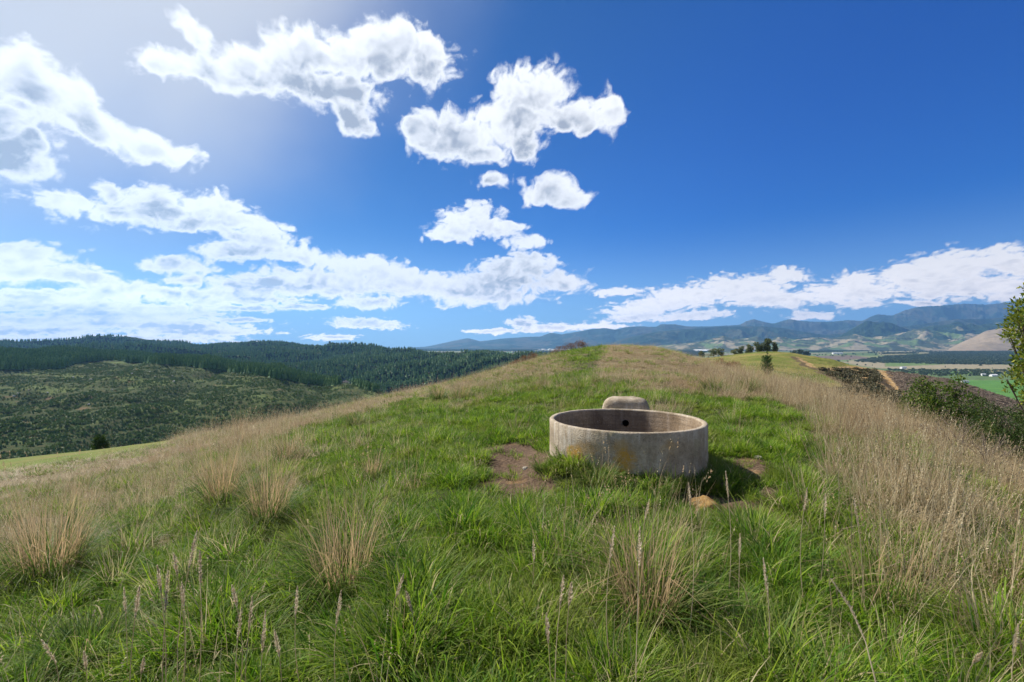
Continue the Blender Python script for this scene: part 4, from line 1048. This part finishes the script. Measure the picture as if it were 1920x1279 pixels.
M_FOREST = far_foliage('pine_forest', (.060, .130, .030), (.110, .200, .045), (.200, .270, .065))
M_YOUNG = far_foliage('young_pines', (.034, .090, .018), (.070, .145, .030), (.17, .215, .055), .2, (.13, .12, .045))
M_WOOD = far_foliage('woodland', (.030, .052, .018), (.055, .082, .028), (.10, .125, .048))
M_EUC = far_foliage('eucalypt_leaves', (.085, .11, .050), (.15, .175, .08), (.26, .265, .13), .45)
def field(n, px0, px1, r0, r1):
    th = rng.uniform(px2th(px0), px2th(px1), n); r = np.sqrt(rng.uniform(r0 * r0, r1 * r1, n)); return r * np.sin(th), r * np.cos(th), r
def build_forests():
    r2 = np.random.default_rng(11)
    cf = template_collection('conifers', [conifer_mesh('conifer', 1, .21, 6, r2) for _ in range(6)], M_FOREST)
    x, y, r = field(90000, -560, 700, 380, 1150); z = lhill_z(x, y); k = lforest(x, y); x, y, z = x[k], y[k], z[k]; n = len(x)
    s = rng.uniform(6.5, 11.5, n) * (1 + .2 * fbm(x / 60, y / 60, 2, .5, 3))
    scatter('pine_forest', np.stack([x, y, z - .5], -1), rots(n, .03), np.stack([s * 1.15, s * 1.15, s], -1), rng.integers(0, 6, n), cf, 'dark band of tall pines along the top of the felled hillside', 'forest')
    x, y, r = field(110000, -560, 1150, 950, 2700); z = fridge_z(x, y); px, py = rowcol(x, y, z)
    clr = inpoly(px, py, [(800, 660), (815, 655), (880, 662), (868, 667)]); k = ~clr; x, y, z, r = x[k], y[k], z[k], r[k]; n = len(x); s = rng.uniform(8, 13.5, n)
    scatter('pine_forest', np.stack([x, y, z - .5], -1), rots(n, .03), np.stack([s * 1.35, s * 1.35, s], -1), rng.integers(0, 6, n), cf, 'mass of dark pines covering the long ridge behind the felled hillside', 'forest')
    # small wood on the low hump by the landing
    x, y, r = field(900, 650, 760, 520, 620); px, py = rowcol(x, y, lhill_z(x, y)); k = inpoly(px, py, [(655, 705), (690, 700), (730, 712), (760, 735), (700, 735), (662, 722)]); x, y = x[k], y[k]; n = len(x); s = rng.uniform(7, 10, n)
    scatter('pine_copse', np.stack([x, y, lhill_z(x, y) - .3], -1), rots(n, .03), np.stack([s * 1.3, s * 1.3, s], -1), rng.integers(0, 6, n), cf, 'bright green pine copse beside the log landing', 'copse')
    # replanted slope
    cy = template_collection('young_trees', [conifer_mesh('sapling', 1, .42, 3, r2, 6) for _ in range(4)] + [round_mesh('scrub', 1, 1.1, r2, 60, .35) for _ in range(4)], M_YOUNG)
    x, y, r = field(210000, -560, 900, 218, 900); z = lhill_z(x, y); f = lforest(x, y); d = fbm(x / 35, y / 22, 4, .6, 131); px, py = rowcol(x, y, z)
    low = sstep(740, 800, py); k = ~f & (rng.random(len(x)) < np.clip(.46 + d * .7 + 1.0 * fbm(x / 120, y / 60, 4, .6, 133) + .25 * low, .05, 1)) & (np.abs(np.sin(z / 2.1 + 1.1 * fbm(x / 60, y / 60, 2, .5, 5))) > .25)
    k &= ~inpoly(px, py, [(560, 703), (700, 703), (700, 722), (560, 722)])
    x, y, z, low = x[k], y[k], z[k], low[k]; n = len(x); s = rng.uniform(.7, 1.5, n) * (1 + .25 * low)
    scatter('young_pine_plantation', np.stack([x, y, z - .1], -1), rots(n, .05), np.stack([s, s, s], -1), np.where(rng.random(n) < .62, rng.integers(0, 4, n), rng.integers(4, 8, n)), cy, 'rows of young pines and scrub on the felled hillside', 'plantation')
    # valley woods and shelter belts
    cw = template_collection('valley_trees', [round_mesh('wood', 1, .95, r2, 110, .3) for _ in range(6)] + [conifer_mesh('shelter', 1, .25, 5, r2) for _ in range(2)], M_WOOD)
    WP = [[(1600,678),(1660,669),(1736,665),(1790,661),(1850,658),(1990,660),(1990,682),(1860,684),(1760,683),(1690,681),(1640,681)], [(1660,693),(1700,693),(1760,694),(1960,695),(1960,706),(1860,706),(1760,706),(1700,700)],
          [(1515,658),(1590,656),(1640,655),(1640,658),(1520,661)], [(1480,663),(1520,663),(1518,668),(1482,668)], [(1000,660),(1320,660),(1320,668),(1000,664)], [(1790,650),(1880,648),(1990,652),(1990,658),(1800,656)], [(780,653.5),(1000,655),(1000,659),(780,658)]]
    x, y, r = field(260000, 760, 2050, 1700, 14000); z = floor_z(x, y)
    px, py = rowcol(x, y, z); k = np.zeros(len(x), bool)
    for p in WP: k |= inpoly(px, py, p)
    hed = (np.abs(((x * .86 + y * .5) / 330) % 1 - .5) > .485) & (fbm(x / 500, y / 500, 2, .5, 140) > .05) & (r > 2600)
    wd = fbm(x / 700, y / 520, 4, .55, 61) > .24
    k = k | (hed & (r > 2300)) | (wd & (r > 4500)); x, y, z, r = x[k], y[k], z[k], r[k]; n = len(x); s = rng.uniform(6, 13, n) * np.where(r < 3500, .8, 1.1)
    scatter('valley_woodland', np.stack([x, y, z - .5], -1), rots(n, .03), np.stack([s, s, s], -1), rng.integers(0, 8, n), cw, 'dark woods and shelter belts across the valley floor', 'woodland')
    print('woodland', n)
    # scrub on the bank beside the clay track
    x, y, r = field(14000, 1380, 2000, 60, 300); z = rspur_z(x, y); px, py = rowcol(x, y, z); k = np.zeros(len(x), bool)
    for p in RCOV['scrub']: k |= inpoly(px, py, p)
    k &= (fbm(x / 9, y / 9, 3, .6, 150) > -.02); x, y, z = x[k], y[k], z[k]; n = len(x); s = rng.uniform(.5, 1.5, n)
    scatter('bank_scrub', np.stack([x, y, z - .05], -1), rots(n, .05), np.stack([s * 1.2, s * 1.2, s], -1), rng.integers(4, 8, n), template_collection('bank_scrub_tufts', [round_mesh('bank', 1, 1.2, r2, 60, .34) for _ in range(8)], M_BANK), 'brown and green scrub on the bank below the clay track', 'scrub')
    # logging debris
    cs = bpy.data.collections.new('slash'); 
    for i in range(5):
        V, Q = limb_tubes([([(r2.normal(0, .4), r2.normal(0, .4), .05), (r2.normal(0, .4), r2.normal(0, .4), .12 + .2 * r2.random()), (r2.normal(0, .5), r2.normal(0, .5), .25 * r2.random())], .06, .03) for _ in range(7)], 4)
        me = raw_mesh('debris', V, Q); me.materials.append(M_TWIG); cs.objects.link(bpy.data.objects.new('debris_%d' % i, me))
    x, y, r = field(16000, 1600, 2200, 70, 300); z = rspur_z(x, y); px, py = rowcol(x, y, z); k = np.zeros(len(x), bool)
    for p in RCOV['slash']: k |= inpoly(px, py, p)
    x, y, z = x[k], y[k], z[k]; n = len(x); s = rng.uniform(.5, 1.6, n)
    scatter('logging_debris', np.stack([x, y, z], -1), rots(n, .1), np.stack([s, s, s], -1), rng.integers(0, 5, n), cs, 'grey brown branches littering the logged slope', 'debris')
M_BANK = far_foliage('bank_scrub', (.045, .050, .020), (.085, .075, .034), (.15, .125, .06), .2)
build_forests()

def far_tree(name, label, group, px, py, Y, hpx, wpx, mat, seed, kind='round', zf=None, leaf=.085, n=1100, cat='tree'):
    r2 = np.random.default_rng(seed); x, y, z = at(px, py, Y)
    H = hpx * Y / F; W = wpx * Y / F
    e = tag(link(name, None, None, None, (x, y, z)), label, cat, group)
    bl = [(r2.normal(0, .16) * W, r2.normal(0, .16) * W, H * q, W * r2.uniform(.13, .30) * (1.2 - .6 * q), W * r2.uniform(.15, .3), H * r2.uniform(.06, .12)) for q in np.linspace(.28, .88, 11)]
    link('crown', plant_mesh('crown', [leaf_cloud(bl, n, H * leaf, r2, .6, .2, .35)]), mat, e)
    V, Q = limb_tubes([([(0, 0, -1), (W * .02, 0, H * .4), (0, 0, H * .85)], H * .025, H * .008)] + [([(0, 0, H * .2), tuple(np.array(b[:3]) * .6 + [0, 0, H * .1]), b[:3]], H * .012, H * .004) for b in bl[::2]], 5)
    link('trunk', raw_mesh('trunk', V, Q), M_BARK, e); return e
def build_far_trees():
    E = [(1316, 669, 12, 18, 'leftmost low olive tree behind the paddock hill'), (1338, 669, 16, 26, 'second low olive tree from the left behind the paddock hill'), (1352, 668, 15, 16, 'third low olive tree from the left behind the paddock hill'),
         (1378, 667, 14, 16, 'first grey green eucalypt of the row, next to a gap'), (1389, 666, 17, 15, 'short eucalypt, second of the row behind the paddock'), (1404, 665, 20, 15, 'eucalypt with rounded top, third of the row'), (1419, 664, 23, 19, 'broad eucalypt, fourth of the row'),
         (1438, 663, 29, 21, 'tallest eucalypt of the row behind the paddock hill'), (1452, 662, 21, 13, 'slender eucalypt at the right end of the row')]
    for i, (px, py, h, w, lab) in enumerate(E): far_tree('eucalypt_tree', lab, 'row of trees behind the paddock hill', px, py + 3, 300, h + 3, w, M_EUC, 400 + i)
    for i, (px, w) in enumerate(((618, 6), (626, 7), (634, 6), (641, 4))):
        far_tree('skyline_tree', ('leftmost', 'second', 'third', 'smallest and rightmost')[i] + ' of the four dark trees standing up from the skyline ridge', 'trees on the skyline ridge', px, 656, 1950, (14, 13, 12, 9)[i], w, M_WOOD, 430 + i, n=260, leaf=.22)
    for i, (px, py, h, w) in enumerate(((1488, 666, 9, 12), (1500, 666, 10, 13), (1511, 667, 9, 12))):
        far_tree('shelter_tree', ('left', 'middle', 'right')[i] + ' tree of the dark round clump beyond the paddock hill', 'dark clump beyond the paddock hill', px, py, 1500, h, w, M_WOOD, 440 + i, n=500, leaf=.2)
build_far_trees()

# ------------------------------------------------------------------ farm buildings, rocks and log landing
M_WHITE, N_ = new_mat('painted_boards'); surf(N_, M_WHITE, (.78, .77, .74, 1), .6)
M_ROOF, N_ = new_mat('grey_iron_roof'); surf(N_, M_ROOF, (.36, .37, .38, 1), .45)
M_ROOF2, N_ = new_mat('red_iron_roof'); surf(N_, M_ROOF2, (.28, .12, .09, 1), .5)
M_DARK, N_ = new_mat('window_glass'); surf(N_, M_DARK, (.03, .035, .04, 1), .15)
def boxm(name, cx, cy, z0, sx, sy, sz, mat, parent):
    V = np.array([[cx + a * sx / 2, cy + b * sy / 2, z0 + c * sz] for c in (0, 1) for a, b in ((-1, -1), (1, -1), (1, 1), (-1, 1))])
    return link(name, raw_mesh(name, V, [[0, 3, 2, 1], [4, 5, 6, 7], [0, 1, 5, 4], [1, 2, 6, 5], [2, 3, 7, 6], [3, 0, 4, 7]], False), mat, parent)
def house(px, row, W, D, H, rot, roof, label, cat='farmhouse', name='farmhouse'):
    y = F * (EYE - VZ - 2) / (row - HOR); x = (px - 960) / F * y; z = float(floor_z(np.array([x]), np.array([y]))[0])
    e = tag(link(name, None, None, None, (x, y, z)), label, cat); e.rotation_euler.z = R(rot)
    boxm('wall', 0, 0, -1, W, D, H + 1, M_WHITE, e)
    V = [(-W / 2 - .5, -D / 2 - .5, H - .05), (W / 2 + .5, -D / 2 - .5, H - .05), (W / 2 + .5, D / 2 + .5, H - .05), (-W / 2 - .5, D / 2 + .5, H - .05), (-W / 2 - .5, 0, H + D * .32), (W / 2 + .5, 0, H + D * .32)]
    link('roof', raw_mesh('roof', np.array(V), [[0, 1, 5, 4], [2, 3, 4, 5], [0, 4, 3, 3], [1, 2, 5, 5], [0, 3, 2, 1]][:2] + [[0, 3, 2, 1]], False), roof, e)
    for s in (-1, 1): link('gable', raw_mesh('gable', np.array([(s * W / 2 * .999, t, q) for t, q in ((-D / 2, H - .06), (D / 2, H - .06), (.02, H + D * .29), (-.02, H + D * .29))]), [[0, 1, 2, 3]], False), M_WHITE, e)
    for k in (-.3, 0, .3): boxm('window', W * k, -D / 2 - .03, H * .4, W * .1, .06, H * .3, M_DARK, e)
    return e
def build_places():
    house(1862, 706, 26, 10, 5, 8, M_WHITE, 'long white farm building among trees beyond the green field'); house(1843, 705, 12, 9, 6, -20, M_ROOF, 'white gabled house left of the long white farm building')
    house(1808, 717, 20, 9, 4, 5, M_ROOF, 'small open grey shed standing in the field', 'shed', 'field_shed')
    house(1693, 692.5, 26, 12, 7, 10, M_ROOF, 'cream farmhouse at the edge of the large wood'); house(1570, 671, 90, 25, 9, -5, M_ROOF, 'long white packing shed on the brown ploughed land', 'shed', 'packing_shed')
    house(1802, 662, 60, 25, 18, 5, M_ROOF2, 'red roofed house at the foot of the bare tan hill')
    # town: countable pale buildings in the far distance
    src = None; r2 = np.random.default_rng(8); pts = [(r2.uniform(1010, 1100), r2.uniform(659.5, 664)) for _ in range(22)] + [(r2.uniform(1290, 1350), r2.uniform(659, 666)) for _ in range(24)] + [(r2.uniform(1500, 1640), r2.uniform(658, 663)) for _ in range(10)]
    for px, row in pts:
        y = F * (EYE - VZ - 2) / (row - HOR); x = (px - 960) / F * y; loc = (x, y, float(floor_z(np.array([x]), np.array([y]))[0]))
        if src is None:
            src = tag(link('town_building', None, None, None, loc), 'tiny pale building of the distant town', 'building', 'buildings of the distant town'); boxm('wall', 0, 0, 0, 60, 40, 12, M_WHITE, src)
            V = [(-31, -21, 12.1), (31, -21, 12.1), (31, 21, 12.1), (-31, 21, 12.1), (-31, 0, 17), (31, 0, 17)]; link('roof', raw_mesh('roof', np.array(V), [[0, 1, 5, 4], [2, 3, 4, 5]], False), M_WHITE, src)
        else:
            c = src.copy(); col.objects.link(c); c.location = loc; c.rotation_euler.z = r2.uniform(0, 3); s = r2.uniform(.6, 1.7); c.scale = (s * 1.3, s, s)
            for ch in src.children: q = ch.copy(); col.objects.link(q); q.parent = c
    # pale rocks and stumps on the felled slope
    ms = [rock_mesh('pale_boulder', 1.0, .8, 500 + i, M_PALE, 2) for i in range(3)]
    for i, (px, py) in enumerate([(138, 708), (155, 709), (171, 712), (173, 733), (55, 732), (36, 738), (28, 743), (211, 731), (62, 761), (205, 691), (248, 701), (282, 698), (292, 707), (324, 705), (342, 705), (205, 740), (56, 691), (90, 737), (110, 733), (168, 759), (327, 716), (182, 740)]):
        x, y, z = hit(px, py, lhill_z, 200, 900); o = link('pale_boulder', ms[i % 3], None, None, (x, y, z + .3)); s = random.Random(i).uniform(.5, 1.15); o.scale = (s, s, s)
        tag(o, 'pale boulder or stump showing white on the felled hillside', 'boulder', 'pale boulders on the felled hillside')
    x, y, z = hit(632, 717, lhill_z, 200, 900); r2 = np.random.default_rng(9); P = []
    for k in range(220):
        c = np.array([r2.normal(0, 5.5), r2.normal(0, 3), abs(r2.normal(0, .9)) + .2]); d = np.array([1, r2.normal(0, .35), r2.normal(0, .1)]) * r2.uniform(1.5, 3.2); P.append(([c - d, c, c + d], .28, .2))
    V, Q = limb_tubes(P, 6); tag(link('log_pile', raw_mesh('log_pile', V, Q), M_LOG, None, (x, y, z)), 'grey heap of felled logs on the landing below the forest', 'log pile')
M_PALE = stone_mat('bleached_stump', (.45, .40, .34), (.70, .66, .58)); M_LOG = bark_mat('grey_logs', (.20, .17, .16), (.42, .38, .36))
build_places()
